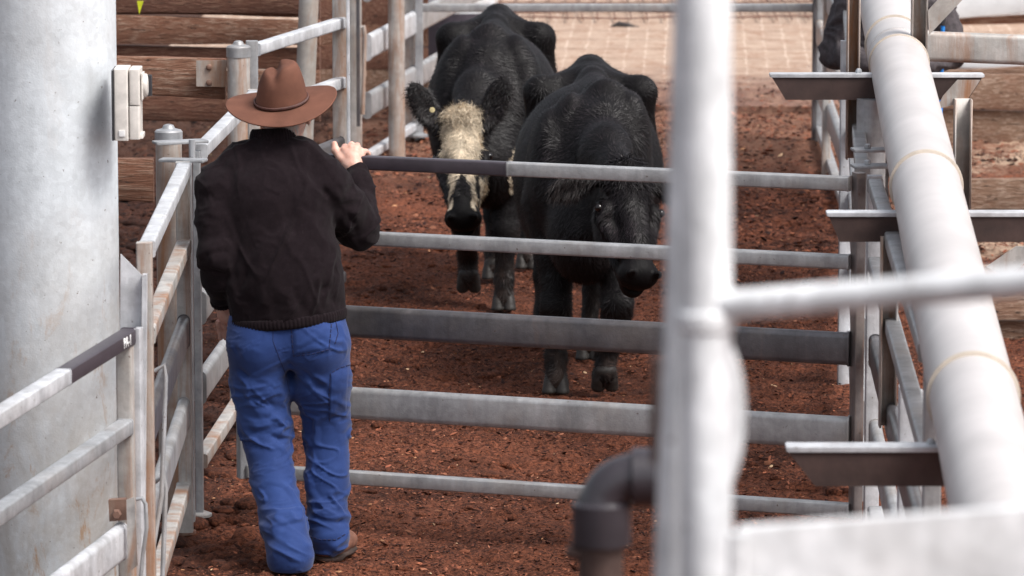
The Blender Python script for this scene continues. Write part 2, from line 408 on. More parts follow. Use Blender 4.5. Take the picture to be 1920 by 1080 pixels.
col = t.mix(ed, col, t.ramp(t.noise(t.coord((1, .3, 1), False), 13, 8, .8), [(.36, (.070, .030, .02)), (.62, (.25, .13, .09))]))
mud = t.ramp(t.noise(t.coord((1, .4, 1), False), 7, 7, .8), [(.50, 0), (.62, .8)])
col = t.mix(mud, col, (.30, .17, .11))
t.link(col, p.inputs['Base Color']); p.inputs['Roughness'].default_value = .85
t.bump(p, t.math('SUBTRACT', t.noise(c, 25, 5, .7), t.math('MULTIPLY', gr, 1.5)), .6, .02)
mb = MB(); mb.box((.6, 36.6, .0), (9, 10.4, .08)); o = mb.build('concrete_floor', m, loc=(0, 0, 0)); o.rotation_euler.z = math.radians(-2.2); tag(o, kind='structure')
# dark dropping on the concrete
P = G(1168, 60)
mb = MB(); pts = [P+Vector((-.1, 0, .05)), P+Vector((-.03, .02, .075)), P+Vector((.04, -.01, .065)), P+Vector((.09, 0, .055)), P+Vector((.17, -.03, .045))]
mb.tube([q-Vector((0, 0, .018)) for q in pts], [.010, .026, .022, .015, .005], 10); tag(mb.build('manure_dropping', simple('dark_manure', (.035, .03, .03), .8, 0, 40, .4, .6, .01)), 'small dark manure dropping on the pale grooved concrete', 'manure')
# wire mesh lying beyond the rail
mb = MB()
for k in range(26):
    x = -.2+k*.125+random.uniform(-.01, .01); mb.tube([(x, 37.2, .07), (x+random.uniform(-.02, .02), 38.2, .09+random.uniform(0, .02)), (x, 39.3, .07)], .006, 6)
for k, y in enumerate((37.2, 37.65, 38.1, 38.55, 39.0)):
    mb.tube([(-.3+i*.4, y+random.uniform(-.02, .02), .078+random.uniform(0, .02)) for i in range(9)], .007, 6)
tag(mb.build('wire_mesh', M['rust']), 'sheet of rusty wire mesh lying on the concrete beyond the far rail', 'wire mesh')

# ------------------------------------------------------------------ steel gates and fences
SQ = rrect(.05, .05, .008); RAIL = rrect(.042, .118, .0205, 5); BIG = rrect(.05, .15, .024, 5); STILE = rrect(.05, .05, .007); ANGLE = [(0, 0), (.06, 0), (.06, .005), (.005, .005), (.005, .06), (0, .06)]
def rail(parent, p0, p1, kind='sq', mat=None, top=True, name='rail'):
    prof = {'sq': SQ, 'cat': RAIL, 'big': BIG}[kind]; h = {'sq': .05, 'cat': .118, 'big': .15}[kind]
    dz = Vector((0, 0, h/2)) if top else Vector((0, 0, 0))
    a, b_ = Vector(p0)-dz, Vector(p1)-dz; d = (b_-a).normalized(); mb = MB().prism(prof, a, b_)
    for q, sg in ((a, 1), (b_, -1)): mb.prism([(x*1.12, y*1.07) for x, y in prof], q-d*.001*sg, q+d*.006*sg)
    return mb.build(name, mat or M['galv_rail'], parent)
def upright(parent, x, y, z0, z1, mat=None, rz=0, prof=STILE, name='stile', lean=0.0):
    ca, sa = math.cos(rz), math.sin(rz); pr = [(a*ca-b*sa, a*sa+b*ca) for a, b in prof]
    return MB().prism(pr, (x-lean, y, z0), (x, y, z1)).build(name, mat or M['galv'], parent)
def weld(parent, p, mat=None):
    pass

# the closed gate in front of the cattle
gate = empty('steel_gate', (0, 17.0, 0), 'closed five-rail galvanised gate the man holds, its top rail dark painted at the left', 'gate')
gL = lambda z: PZ(456, 17.5, z); gR = lambda z: PZ(1607, 16.72, z)
zt = [1.405, 1.127, .851, .549, .237]
for k, z in enumerate(zt):
    a, bq = gL(z), gR(z); d = (bq-a).normalized(); a2 = a+d*.026; b2 = bq-d*.026
    kind = 'cat' if k in (2, 3) else 'sq'
    if k == 0:
        mid = a2.lerp(b2, (965-456)/(1607-456.0))
        rail(gate, a2, mid, 'sq', M['darkpaint']); r = rail(gate, mid, b2, 'sq'); r['label'] = 'bare grey right part of the top rail'
    elif k == 2: rail(gate, a2, b2, kind, M['darkrail'])
    else: rail(gate, a2, b2, kind)
gang = math.atan2(gR(1).y-gL(1).y, gR(1).x-gL(1).x)
upright(gate, gL(.8).x, gL(.8).y, .185, 1.405, rz=gang); upright(gate, gR(.8).x, gR(.8).y, .185, 1.42, steel('brown_worn_steel', base=(.20, .17, .165), rust=.3, dirt=.5), rz=gang, prof=rrect(.036, .05, .006))

# gate along the left, coming towards the camera
ga = empty('steel_gate', (-1.14, 15, 0), 'rusty-edged galvanised gate left of the man, its near end beside the thick column', 'gate')
A0 = lambda z: PZ(274, 15.05, z); A1 = lambda z: PZ(345, 17.15, z)
for k, z in enumerate(zt):
    a, bq = A0(z), A1(z); d = (bq-a).normalized()
    kind = 'cat' if k in (2, 3) else 'sq'
    z3 = z+(.0 if k else 0)
    rail(ga, a+d*.026, bq-d*.026, kind, M['galv_rust'] if k in (1, 4) else (M['galv_bright'] if k in (0,) else M['darkrail'] if k == 2 else M['galv_rail']))
upright(ga, A0(.9).x, 15.05, .1, 1.405, M['galv_rust']); upright(ga, A1(.9).x, 17.15, .05, 1.405, M['galv_rust'])
mb = MB()
for q, (a_, z_) in enumerate(((15.12, .98), (15.12, .62))):
    pp = PZ(290, a_, z_); mb.tube([pp, pp+Vector((.03, 0, .02)), pp+Vector((.035, 0, -.02)), pp+Vector((.02, -.03, -.40)), pp+Vector((-.005, -.05, -.55))], .008, 10)
mb.build('latch_rod', M['galv'], ga)
# hinge post and junction uprights
def round_post(px, Y, zt_, r, mat, label, cap=True, z0=-.1, group=None, name='steel_post', lean=0):
    b0 = PZ(px, Y, zt_); root = empty(name, (b0.x, Y, 0), label, 'post', group)
    MB().tube([(b0.x+lean, Y, z0), (b0.x, Y, zt_)], r, 32).build('pipe', mat, root)
    if cap:
        MB().lathe((b0.x, Y, zt_), [(r*1.06, -.045), (r*1.06, -.004), (r*.95, 0.002), (r*.5, .008), (r*.38, .02), (r*.15, .024)]).build('cap', M['galv'], root)
    return root
hp = round_post(316, 17.75, 1.45, .049, M['galv_rust'], 'short capped rust-streaked pipe post beside the gate hinge left of the man')
pc = PZ(350, 17.5, 1.40)
mb = MB(); mb.box((pc.x-.03, 17.6, 1.425), (.20, .07, .010), .35); mb.box((pc.x-.01, 17.45, 1.375), (.17, .07, .010), -.2); mb.tube([(pc.x+.02, 17.5, 1.36), (pc.x+.02, 17.5, 1.445)], .012, 12)
mb.build('hinge', M['galv'], hp)
b_ = PZ(352, 17.45, 1.40)
up = empty('hinge_upright', (b_.x, 17.45, 0), 'square hinge upright with a round foot plate at the corner behind the man', 'post')
upright(up, PZ(350, 17.4, .7).x, 17.4, .04, 1.37, M['galv'], name='upright'); x_ = PZ(365, 17.6, .7).x; upright(up, x_+.012, 17.62, .03, 1.39, M['galv'], prof=rrect(.028, .05, .005), name='upright')
mb = MB(); mb.lathe((x_+.012, 17.62, .015), [(.045, 0), (.045, .01), (.02, .02)]); mb.build('foot_plate', M['galv_rust'], up)
mb = MB(); mb.lathe((PZ(340, 17.4, 0).x+.015, 17.32, .01), [(.045, 0), (.045, .01), (.015, .014), (.015, .14)]); mb.build('foot_plate', M['rust'], up)
# fence B: corner to the man, going away
fb = empty('steel_fence', (-1.1, 18, 0), 'five rail fence panel running away behind the man left shoulder', 'fence')
B0 = lambda z: PZ(374, 17.66, z); B1 = lambda z: PZ(478, 19.6, z)
for k, z in enumerate(zt):
    a, bq = B0(z), B1(z); d = (bq-a).normalized(); kind = 'cat' if k in (2, 3) else 'sq'
    rail(fb, a+d*.02, bq-d*.03, kind, [M['galv_bright'], M['galv'], M['galv_rail'], M['galv_rail'], M['galv_rust']][k])
upright(fb, B1(.8).x, 19.6, .0, 1.405, M['galv_rust'])
# post 450 and gate C
p450 = round_post(447, 20.2, 1.525, .0485, M['galv_rust'], 'capped pipe post directly behind the brown hat, with a bolted timber beside it')
gc = empty('steel_gate', (-.9, 20.6, 0), 'galvanised gate standing open between the hat and the raised hand', 'gate')
C0 = lambda z: PZ(474, 20.28, z); C1 = lambda z: PZ(640, 21.55, z)
for k, z in enumerate((1.525, 1.255, .985, .68, .37)):
    a, bq = C0(z), C1(z); d = (bq-a).normalized(); rail(gc, a+d*.025, bq-d*.02, 'cat' if k in (2, 3) else 'sq', M['galv_bright'] if k < 2 else M['darkrail'])
upright(gc, C0(1).x, 20.28, .2, 1.54, M['galv']); upright(gc, C1(1).x, 21.55, .6, 1.75, M['galv_rust'], prof=rrect(.075, .05, .006))
upright(gc, C1(1).x+.036, 21.46, .6, 1.75, M['galv_bright'], prof=rrect(.014, .05, .003), name='flat_bar')
# fence D along the far left of the pen
fd = empty('steel_fence', (-.7, 29, 0), 'far left fence of wide galvanised rails next to the white-faced cow', 'fence')
D0 = lambda z: PZ(688, 28.3, z); D1 = lambda z: PZ(777, 29.9, z); D2 = lambda z: PZ(900, 32.4, z)
for k, (z, kd) in enumerate(((1.50, 'big'), (1.15, 'big'), (.80, 'big'), (.455, 'big'), (.10, 'sq'))):
    a, bq, c_ = D0(z), D1(z), D2(z); d = (bq-a).normalized()
    rail(fd, a, bq-d*.03, kd, M['galv_bright'] if k % 2 == 0 else M['galv_rail']); d = (c_-bq).normalized(); rail(fd, bq+d*.03, c_, kd, M['galv_rail'])
upright(fd, D1(.5).x-.03, 29.9, -.02, 1.6, M['galv_rust'], prof=rrect(.06, .05, .006)); upright(fd, D1(.5).x+.03, 29.84, -.02, 1.6, M['galv'], prof=rrect(.05, .03, .004))
mb = MB(); mb.lathe((D1(0).x+.03, 29.8, .02), [(.07, 0), (.07, .012), (.03, .02)], 16); mb.build('foot_plate', M['galv'], fd)
upright(fd, PZ(664, 28.2, .5).x, 28.2, -.02, 1.6, M['galv_rust'], prof=rrect(.09, .05, .006)); upright(fd, PZ(672, 28.1, .5).x, 28.1, .28, 1.6, M['darkrail'], prof=rrect(.022, .05, .004), name='latch_bar')
mb = MB(); a = PZ(679, 28.1, .72); mb.tube([PZ(676, 28.1, .86), PZ(682, 28.1, .87), PZ(684, 28.1, .82), PZ(680, 28.1, .35)], .013, 10); mb.build('latch_rod', M['galv_rust'], fd)
round_post(590, 24.3, 2.1, .050, M['galv_rust'], 'tall rust-streaked pipe post rising above the right edge of the hat', False, group='tall pipe posts behind the left fence', lean=-.10)
round_post(742, 28.7, 2.1, .050, M['galv_rust'], 'tall rust-streaked pipe post behind the far left fence rails', False, group='tall pipe posts behind the left fence')
# big columns
cx = PZ(84, 16.25, 1.6)
col1 = empty('steel_column', (cx.x, 16.25, 0), 'thick pale galvanised round column filling the left edge, with a switch box on it', 'column')
MB().tube([(cx.x, 16.25, -.1+i*.2) for i in range(30)], .247, 96).build('shaft', M['column'], col1)
cx2 = PZ(862, 33.0, .9)
col2 = empty('steel_column', (cx2.x, 33.0, 0), 'distant pale round column seen through the far left fence, dark at its foot', 'column')
MB().tube([(cx2.x, 33.0, .52), (cx2.x, 33, 4.5)], .26, 48).build('shaft', M['column'], col2)
MB().tube([(cx2.x, 33.0, -.1), (cx2.x, 33, .52)], .275, 48).build('base_section', simple('dark_column_base', (.055, .045, .06), .6), col2)  # dark, slightly wider lower length of the column

# switch box on the column
s0 = W(218, 192, 16.05); K = 16.05/F
sw = empty('isolator_switch', (s0.x, 16.05, s0.z-.12), 'weathered white electrical isolator box on the right side of the thick column', 'switch box')
def swb(px0, px1, py0, py1, dy, name, mat, yoff=0, b=.006):
    a = W(px0, py0, 16.05); c_ = W(px1, py1, 16.05)
    mb = MB(); mb.box(((a.x+c_.x)/2, 16.05+yoff, (a.z+c_.z)/2), (abs(c_.x-a.x), dy, abs(a.z-c_.z)), 0, b); return mb.build(name, mat, sw)
swb(212, 217, 128, 259, .16, 'back_plate', M['black'])
swb(216, 244, 126, 259, .15, 'housing', M['switch'])
swb(245, 265, 127, 193, .14, 'upper_cover', M['switch']); swb(245, 265, 195, 257, .14, 'lower_cover', M['switch'])
swb(266, 270, 136, 184, .09, 'dial_base', M['switch'])
a = W(270, 160, 16.05); MB().lathe(a, [(.040, 0), (.040, .008), (.034, .014), (.02, .016)], 28, (1, 0, 0)).build('dial', M['switch'], sw)
mb = MB(); mb.box((a.x+.018, 16.05, a.z), (.018, .02, .07)); mb.build('handle', M['black'], sw)
swb(226, 238, 240, 251, .004, 'rating_label', simple('paper_label', (.75, .74, .74), .5), -.077, .001)
swb(245, 270, 249, 257, .10, 'catch', M['switch'])

# near-left panel
fl = empty('steel_fence', (-1.3, 14.3, 0), 'nearest galvanised fence panel in front of the thick column, dark painted at its right end', 'fence')
L1 = lambda z: PZ(238, 14.9, z); L0 = lambda z: PZ(-120, 12.85, z)
for k, (z, kd) in enumerate(((1.150, 'sq6'), (.868, 'sq6'), (.545, 'cat'), (.24, 'sq'))):
    a, bq = L0(z), L1(z); d = (bq-a).normalized()
    if k == 0:
        mid = a.lerp(bq, .63)
        rail(fl, a, mid, 'sq', M['galv_bright']); q = rail(fl, mid, bq+d*.03, 'sq', M['darkpaint']); q['label'] = 'dark purple-brown painted end of the top rail'
    else: rail(fl, a, bq-d*.026-(d*.05 if k == 2 else d*0), 'cat' if kd == 'cat' else 'sq', M['galv'] if k != 2 else M['galv_bright'])
q_ = L1(.6)
upright(fl, q_.x, 14.9, .05, 1.098, M['galv_rust'], rz=.2)
upright(fl, q_.x+.040, 14.93, .05, 1.15, M['galv_bright'], rz=.2, prof=rrect(.022, .045, .004))
# painted mark "PA-1" like the scrawl on the painted end
def text(name, body, size, loc, rot, mat, parent, ext=.001):
    cu = bpy.data.curves.new(name, 'FONT'); cu.body = body; cu.size = size; cu.extrude = ext; cu.align_x = 'CENTER'; cu.align_y = 'CENTER'
    t_ = bpy.data.objects.new(name+'_tmp', cu); SC.collection.objects.link(t_)
    dg = bpy.context.evaluated_depsgraph_get(); me = bpy.data.meshes.new_from_object(t_.evaluated_get(dg))
    bpy.data.objects.remove(t_); o = bpy.data.objects.new(name, me); SC.collection.objects.link(o)
    me.materials.clear(); me.materials.append(mat)
    if parent: o.parent = parent; loc = Vector(loc)-wloc(parent)
    o.location = loc; o.rotation_euler = rot; return o
dd = (L1(1.15)-L0(1.15)).normalized(); yaw = math.atan2(dd.y, dd.x)
pm = L0(1.125).lerp(L1(1.125), .955)+Vector((math.sin(yaw), -math.cos(yaw), 0))*.0265
text('painted_mark', 'PA-1', .048, pm, (math.pi/2, 0, yaw), simple('white_marker_paint', (.8, .8, .8), .6), fl)
# angled plate upright (gate stop) beside it
s_ = PZ(250, 15.02, 1.36)
st = empty('gate_stop', (s_.x, 15.05, 0), 'upright galvanised angle with a slanted top between the near fence panel and the gate', 'post')
def plate(verts_px, Y, th, name, mat, parent):
    a = [W(x, y, Y) for x, y in verts_px]; bck = [v+Vector((0, th, 0)) for v in a]; n_ = len(a)
    fs = [tuple(range(n_)), tuple(range(n_, 2*n_))[::-1]]+[((i+1) % n_, i, n_+i, n_+(i+1) % n_) for i in range(n_)]
    return mk(name, a+bck, fs, mat, parent)
plate([(226, 476), (266, 516), (260, 1130), (222, 1130)], 15.00, .006, 'web', M['galv_bright'], st)
plate([(266.5, 516), (275, 516), (270, 1130), (260.5, 1130)], 14.97, .045, 'flange', M['galv_bright'], st)
# rusty latch bracket and rod
lb = empty('latch_bracket', W(225, 965, 14.75), 'rusty latch bracket bolted at the end of the lowest visible near rail', 'latch')
plate([(203, 938), (236, 936), (238, 975), (205, 978)], 14.80, .03, 'plate', M['rust'], lb)
MB().lathe(W(219, 963, 14.79), [(.016, 0), (.016, .016), (.012, .022)], 6, (0, -1, 0)).build('bolt', M['rust'], lb)
plate([(237, 938), (252, 932), (258, 1060), (240, 1075)], 14.77, .008, 'flat_bar', M['galv_rust'], lb)
MB().tube([W(255, 936, 14.75), W(266, 934, 14.75), W(273, 945, 14.75), W(275, 990, 14.75), W(268, 1040, 14.75), W(262, 1110, 14.75)], .0065, 12).build('rod', M['galv'], lb)

# ------------------------------------------------------------------ timber on the left
def board(p0, p1, h, th, mat, parent, name='board'):
    """rough sawn board: p0/p1 = ends of its top edge"""
    p0 = Vector(p0); p1 = Vector(p1); d = p1-p0; L = d.length; d.normalize(); sd_ = d.cross(Vector((0, 0, 1))).normalized()
    ns = max(4, int(L/.12)); prof = rrect(th, h, .006, 2); n_ = len(prof); vs = []; seed = random.uniform(0, 99)
    for i in range(ns+1):
        tq = i/ns; c_ = p0+d*L*tq
        for j, (a, b2) in enumerate(prof):
            jit = .006*math.sin(seed+tq*L*3.1+(2 if b2 > 0 else 5))+random.uniform(-.0018, .0018)
            vs.append(c_+sd_*a+Vector((0, 0, b2-h/2+jit)))
    fs = [(i*n_+k, i*n_+(k+1) % n_, (i+1)*n_+(k+1) % n_, (i+1)*n_+k) for i in range(ns) for k in range(n_)]
    fs += [tuple(range(n_))[::-1], tuple(range(ns*n_, ns*n_+n_))]
    o = mk(name, vs, fs, mat, parent, smooth=True); bm_sharp(o.data, .6); return o
tf = empty('timber_fence', (-1.5, 20.3, 0), 'two thick weathered boards bolted to the post behind the hat', 'fence')
board(W(150, 101, 20.35), W(423, 112, 20.3), .162, .05, M['wood'], tf); board(W(150, 292, 20.35), W(288, 296, 20.35), .19, .05, M['wood'], tf)
pl = plate([(368, 114), (425, 113), (425, 163), (368, 162)], 20.24, .008, 'bolt_plate', M['galv_rust'], tf)
for yy in (126, 155): MB().lathe(W(392, yy, 20.24), [(.013, 0), (.013, .006), (.009, .012), (.003, .014)], 14, (0, -1, 0)).build('bolt', M['rust'], pl)
tf2 = empty('timber_fence', (-1.6, 24.7, 0), 'dark stacked board fence behind the left yard, left of the tall pipe post', 'fence')
for (ya, yb, h, mm, off) in ((-30, -22, .14, 'wood2', 0), (12 - 22, 20-22, .0, 'wood', 0), (28, 36, .138, 'wood', 0), (0-6, 2, .085, 'wood2', .02), (82, 90, .115, 'wood2', .03), (128, 134, .12, 'wood', .0), (179, 184, .12, 'wood2', 0)):
    if h <= 0: continue
    board(W(120, ya, 24.8+off), W(600, yb, 24.6+off), h, .045, M[mm], tf2)
tf3 = empty('timber_fence', (-1.0, 27, 0), 'reddish board fence behind the far left rails, right of the tall pipe post', 'fence')
for (ya, yb, h, mm) in ((-18, -8, .17, 'wood2'), (33, 40, .14, 'wood'), (84, 88, .13, 'wood2'), (129, 131, .13, 'woodpale')):
    board(W(585, ya, 30.6), W(800, yb, 31.0), h*1.2, .045, M[mm], tf3)
tg = plate([(257, 2), (269, 2), (261, 27)], 24.4, .003, 'tail_tag', M['yellow'], None); tag(tg, 'small yellow-green tag above the dark boards near the column', 'tag'); tg.name = 'marker_tag'

# ------------------------------------------------------------------ far rail and right-hand fences
fr = empty('cross_rail', (.5, 29.9, .75), 'single grey rail crossing the far end of the pen behind the cattle', 'rail')
rail(fr, W(788, 7, 29.9), W(1524, 7, 29.75), 'sq', M['galv_rail'])
re = empty('steel_fence', (1.9, 28, 0), 'far right fence panel receding to the grooved concrete', 'fence')
E0 = lambda z: PZ(1537, 29.7, z); E1 = lambda z: PZ(1594, 25.4, z)
for z in (1.45, 1.1, .76, .43, .10):
    a, bq = E0(z), E1(z); rail(re, a+Vector((0, -.03, 0)), bq+Vector((0, .03, 0)), 'big' if z > .2 else 'sq', M['galv_rust'] if z == .76 else M['galv_rail'])
upright(re, E0(.5).x-.036, 29.7, -.02, 1.6, M['darkrail'], prof=rrect(.022, .06, .004)); upright(re, E0(.5).x+.012, 29.72, -.02, 1.6, M['galv'], prof=rrect(.066, .05, .004)); upright(re, E1(.5).x, 25.4, -.02, 1.6, M['galv_rust'])
upright(re, PZ(1550, 28.0, .5).x, 28.0, -.02, 1.6, M['galv_rust'])
re2 = empty('steel_fence', (1.6, 21, 0), 'long right fence of the pen between the far panel and the closed gate latch', 'fence')
E2 = lambda z: PZ(1584, 25.1, z); E3 = lambda z: PZ(1618, 17.0, z)
for k, z in enumerate(zt):
    a, bq = E2(z), E3(z); rail(re2, a+Vector((0, -.03, 0)), bq+Vector((0, .03, 0)), 'cat' if k in (2, 3) else 'sq', M['galv_rail'])
upright(re2, E2(.5).x, 25.1, -.02, 1.5, M['galv'], prof=rrect(.055, .05, .005)); upright(re2, PZ(1583, 20.7, .5).x, 20.7, -.02, 1.5, M['galv_bright'], prof=rrect(.05, .05, .005))
# latch post right of the gate
lp = round_post(1634, 18.15, 1.525, .056, M['galv'], 'grey pipe post with hinge plates at the right end of the closed gate', False)
upright(lp, PZ(1636, 16.8, .7).x, 16.8, -.02, 1.40, M['galv_bright'], prof=rrect(.052, .05, .006), name='upright')
for zz, yy in ((1.455, 17.1), (1.415, 16.95)):
    mb = MB(); pp = PZ(1632, yy, zz); mb.box(pp, (.13, .09, .010), .12); mb.lathe(pp+Vector((-.01, 0, .006)), [(.012, 0), (.012, .012), (.008, .016)], 8); mb.build('hinge_plate', M['galv'], lp)
# fence F towards the camera from the latch post
ff = empty('steel_fence', (1.15, 15, 0), 'right fence panel under the white pipe, running from the gate latch towards the camera', 'fence')
F0 = lambda z: PZ(1640, 16.7, z); F1 = lambda z: PZ(1742, 13.0, z)
for k, z in enumerate(zt):
    a, bq = F0(z), F1(z); rail(ff, a+Vector((0, -.03, 0)), bq+Vector((0, .03, 0)), 'cat' if k in (2, 3) else 'sq', M['galv_rail'] if k != 2 else M['darkrail'])
upright(ff, F1(.5).x, 13.0, -.02, 1.42, M['galv'])
upright(ff, PZ(1697, 14.6, .5).x, 14.6, -.02, 1.02, M['galv_bright'], prof=rrect(.05, .06, .004)); upright(ff, PZ(1722, 14.3, .5).x, 14.35, -.02, 1.05, M['galv_bright'], prof=rrect(.022, .05, .003))

# pipe supports
def hanger(px, Y, y0, y1, wpx, mat, label, name='support_post'):
    a = W(px, y0, Y); c_ = W(px, y1, Y); wd = wpx*Y/F
    r_ = empty(name, (a.x, Y, c_.z), label, 'post', None)
    MB().prism([(-wd/2, -.03), (wd/2, -.03), (wd/2, -.024), (-wd/2+.006, -.024), (-wd/2+.006, .03), (-wd/2, .03)], (a.x, Y, c_.z), (a.x, Y, a.z)).build('web', mat, r_)
    MB().prism([(wd/2-.006, -.0235), (wd/2, -.0235), (wd/2, .03), (wd/2-.006, .03)], (a.x, Y, c_.z), (a.x, Y, a.z)).build('flange', M['galv_rust'], r_)
    return r_
hanger(1602, 18.35, -120, 298, 24, M['galv_rust'], 'brown stained steel channel left of the white pipe at the top of the photo')
hanger(1668, 15.26, 445, 800, 33, M['galv_rust'], 'brown stained steel channel hanging under the middle pipe bracket')
hanger(1806, 18.1, 186, 396, 33, M['galv_rust'], 'steel channel post right of the white pipe in front of the boards')
hanger(1726, 18.5, -160, 140, 30, M['galv_rust'], 'steel channel post with a diagonal brace at the top right')
mb = MB(); mb.prism(rrect(.05, .008, .002), W(1738, 60, 18.45), W(1815, -20, 18.45), up=(0, 1, 0)); 
br = plate([(1740, 20), (1742, 66), (1810, -6), (1795, -40)], 18.46, .01, 'diagonal_brace', M['galv_rust'], None); tag(br, 'diagonal steel brace plate at the top right beside the channel post', 'brace')
def bracket(px0, px1, ytop, Y, depth, label, cut=30, low=45):
    a = W(px0, ytop, Y); c_ = W(px1, ytop, Y); r_ = empty('pipe_bracket', ((a.x+c_.x)/2, Y, a.z-.1), label, 'bracket', 'steel brackets carrying the white pipe')
    mb = MB(); mb.box(((a.x+c_.x)/2, Y+depth/2, a.z-.005), (c_.x-a.x, depth, .013), 0, .002); mb.build('top_flange', M['galv_bright'], r_)
    k = Y/F; zt_ = a.z-.012
    vs = [(a.x+4*k, zt_), (c_.x-4*k, zt_), (c_.x-cut*k, zt_-low*k), (a.x+cut*k, zt_-low*k)]
    A = [Vector((x, Y+.006, z)) for x, z in vs]; B = [v+Vector((0, .007, 0)) for v in A]
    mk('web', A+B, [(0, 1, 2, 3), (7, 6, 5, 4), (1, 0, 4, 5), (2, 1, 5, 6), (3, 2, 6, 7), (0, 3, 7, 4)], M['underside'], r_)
    return r_
bk1 = bracket(1444, 1846, 140, 18.15, .075, 'farthest steel bracket under the white pipe, level with the top gate rail', 30, 42)
bk2 = bracket(1551, 2010, 400, 15.3, .075, 'middle steel bracket under the white pipe, reaching the right edge', 24, 48)
bk3 = bracket(1475, 2010, 840, 11.95, .075, 'nearest steel bracket under the white pipe, low in the photo', 55, 66)
plate([(1768, 180), (1795, 150), (1838, 150), (1812, 190), (1756, 205)], 18.13, .006, 'gusset', M['galv_rust'], bk1)
plate([(1850, 500), (1905, 462), (1935, 462), (1935, 480), (1890, 520)], 15.28, .006, 'gusset', M['galv_rust'], bk2)
for bkk, (xx, yy, Y) in ((bk1, (1610, 136, 18.2)), (bk3, (1745, 836, 12.0))):
    MB().lathe(W(xx, yy+3, Y), [(.012, 0), (.012, .014), (.007, .022)], 6).build('bolt', M['galv'], bkk)

# the white drain pipe
R_ = .1125
def pip(py):   # axis point at image row
    wd = 101+.0925*py; s_ = wd*.98/(2*R_); Y = F/s_; xc = 1659+.2225*py
    return W(xc, py, Y)
pA, pB = pip(-40), pip(1000); pd_ = (pB-pA)
pA2 = pA-pd_*.25; pB2 = pB+pd_*.10
pipe = empty('drain_pipe', pA2, 'large white plastic drain pipe sloping across the right of the photo over the brackets', 'pipe')
MB().tube([pA2.lerp(pB2, k/24) for k in range(25)], R_, 72).build('pipe_run', M['pvc'], pipe)
def ring(py, wd_, r, mat, name='joint_ring'):
    c_ = pip(py); d = pd_.normalized(); c_ = pA+d*(c_-pA).dot(d)
    MB().lathe(c_, [(R_*.98, -wd_/2-.004), (r, -wd_/2), (r, wd_/2), (R_*.98, wd_/2+.004)], 72, d).build(name, mat, pipe)
ring(82, .012, R_+.008, M['pvcring']); ring(100, .16, R_+.004, M['pvc'], 'socket'); ring(118, .010, R_+.006, M['pvcring']); ring(345, .020, R_+.009, M['pvcring']); ring(742, .020, R_+.009, M['pvcring'])


# ------------------------------------------------------------------ right yard
ry = empty('timber_fence', (2.9, 29.6, 0), 'two bleached boards, one above the other, at the back right behind the steel channel', 'fence')
board(W(1760, 140, 29.6), W(2060, 141, 29.8), .205, .05, M['woodpale'], ry); board(W(1760, 206, 29.65), W(2060, 208, 29.85), .205, .05, M['woodpale'], ry)
rl = empty('kerb_board', (2.6, 26.3, 0), 'low bleached edging board on the ground right of the pipe, above the middle bracket', 'board')
board(W(1720, 333, 26.3), W(2040, 334, 26.4), .182, .05, M['woodpale'], rl)
rm = empty('kerb_board', (2.2, 21.9, 0), 'pair of bleached edging boards low at the right edge beneath the handrail', 'board')
board(W(1790, 560, 21.9), W(2020, 556, 22.0), .095, .05, M['woodpale'], rm); board(W(1790, 599, 21.95), W(2020, 598, 22.05), .1, .05, M['woodpale'], rm)
hr = empty('cross_beam', (2.4, 22, 1.2), 'wide flat galvanised beam running right from the diagonal brace', 'beam')
rail(hr, W(1738, 58, 18.6), W(2040, 70, 18.6), 'cat', M['galv_rust'], name='beam')
# back wall things
wl = empty('corrugated_fence', (3.4, 37, 0), 'pale corrugated sheet fence at the far top right', 'fence')
vs = []; fs = []; nn = 120
for i in range(nn+1):
    x = 2.9+i*.025; y = 37.2+.02*math.sin(i*.025/.076*2*math.pi)
    vs += [(x, y, 0), (x, y, 1.6), (x, y+.004, 0), (x, y+.004, 1.6)]
for i in range(nn):
    a = i*4; fs += [(a, a+4, a+5, a+1), (a+2, a+3, a+7, a+6), (a+1, a+5, a+7, a+3)]
mk('sheet', vs, fs, M['whitepaint'], wl, smooth=True)
wb = empty('painted_beam', (3.2, 33, .5), 'white beam with a brown underside at the top right corner', 'beam')
MB().prism(rrect(.05, .16, .01), W(1790, 14, 34), W(2040, -8, 34)).build('beam', M['whitepaint'], wb); board(W(1790, 34, 34.1), W(2040, 24, 34.1), .05, .05, M['wood'], wb)
wk = empty('white_kerb', (3.0, 32.0, 0), 'low white painted kerb behind the bleached boards at the right', 'kerb')
MB().prism(rrect(.3, .10, .02), W(1740, 112, 32.6), W(2050, 116, 32.6)).build('kerb', M['whitepaint'], wk); board(W(1740, 132, 32.2), W(2050, 118, 32.2), .06, .05, M['woodpale'], wk)

# ------------------------------------------------------------------ foreground walkway railing (out of focus)
wr = empty('walkway_railing', (W(1325, 900, 5.2).x, 5.2, 2.2), 'blurred galvanised walkway railing with post, handrail and kick plate close to the camera', 'railing')
MB().tube([W(1322, -200, 5.25), W(1324, 600, 5.22), W(1326, 1300, 5.2)], .0285, 40).build('post', M['walk'], wr)
MB().tube([W(1306, -200, 5.32), W(1282, 560, 5.30), W(1254, 1300, 5.28)], .0215, 32).build('post', M['walk'], wr)
MB().lathe(W(1325, 600, 5.22), [(.030, -.012), (.033, -.008), (.033, .008), (.030, .012)], 32).build('collar', M['walk'], wr)
mb = MB(); mb.lathe(W(1345, 780, 5.34), [(.005, -.015), (.030, -.014), (.032, 0), (.030, .014), (.005, .015)], 32, (0, 1, 0)); o = mb.build('hinge_lug', M['walk'], wr); 
for v in o.data.vertices: v.co.z = (v.co.z-(W(1345, 780, 5.34).z-2.2))*2.9+(W(1345, 780, 5.34).z-2.2)
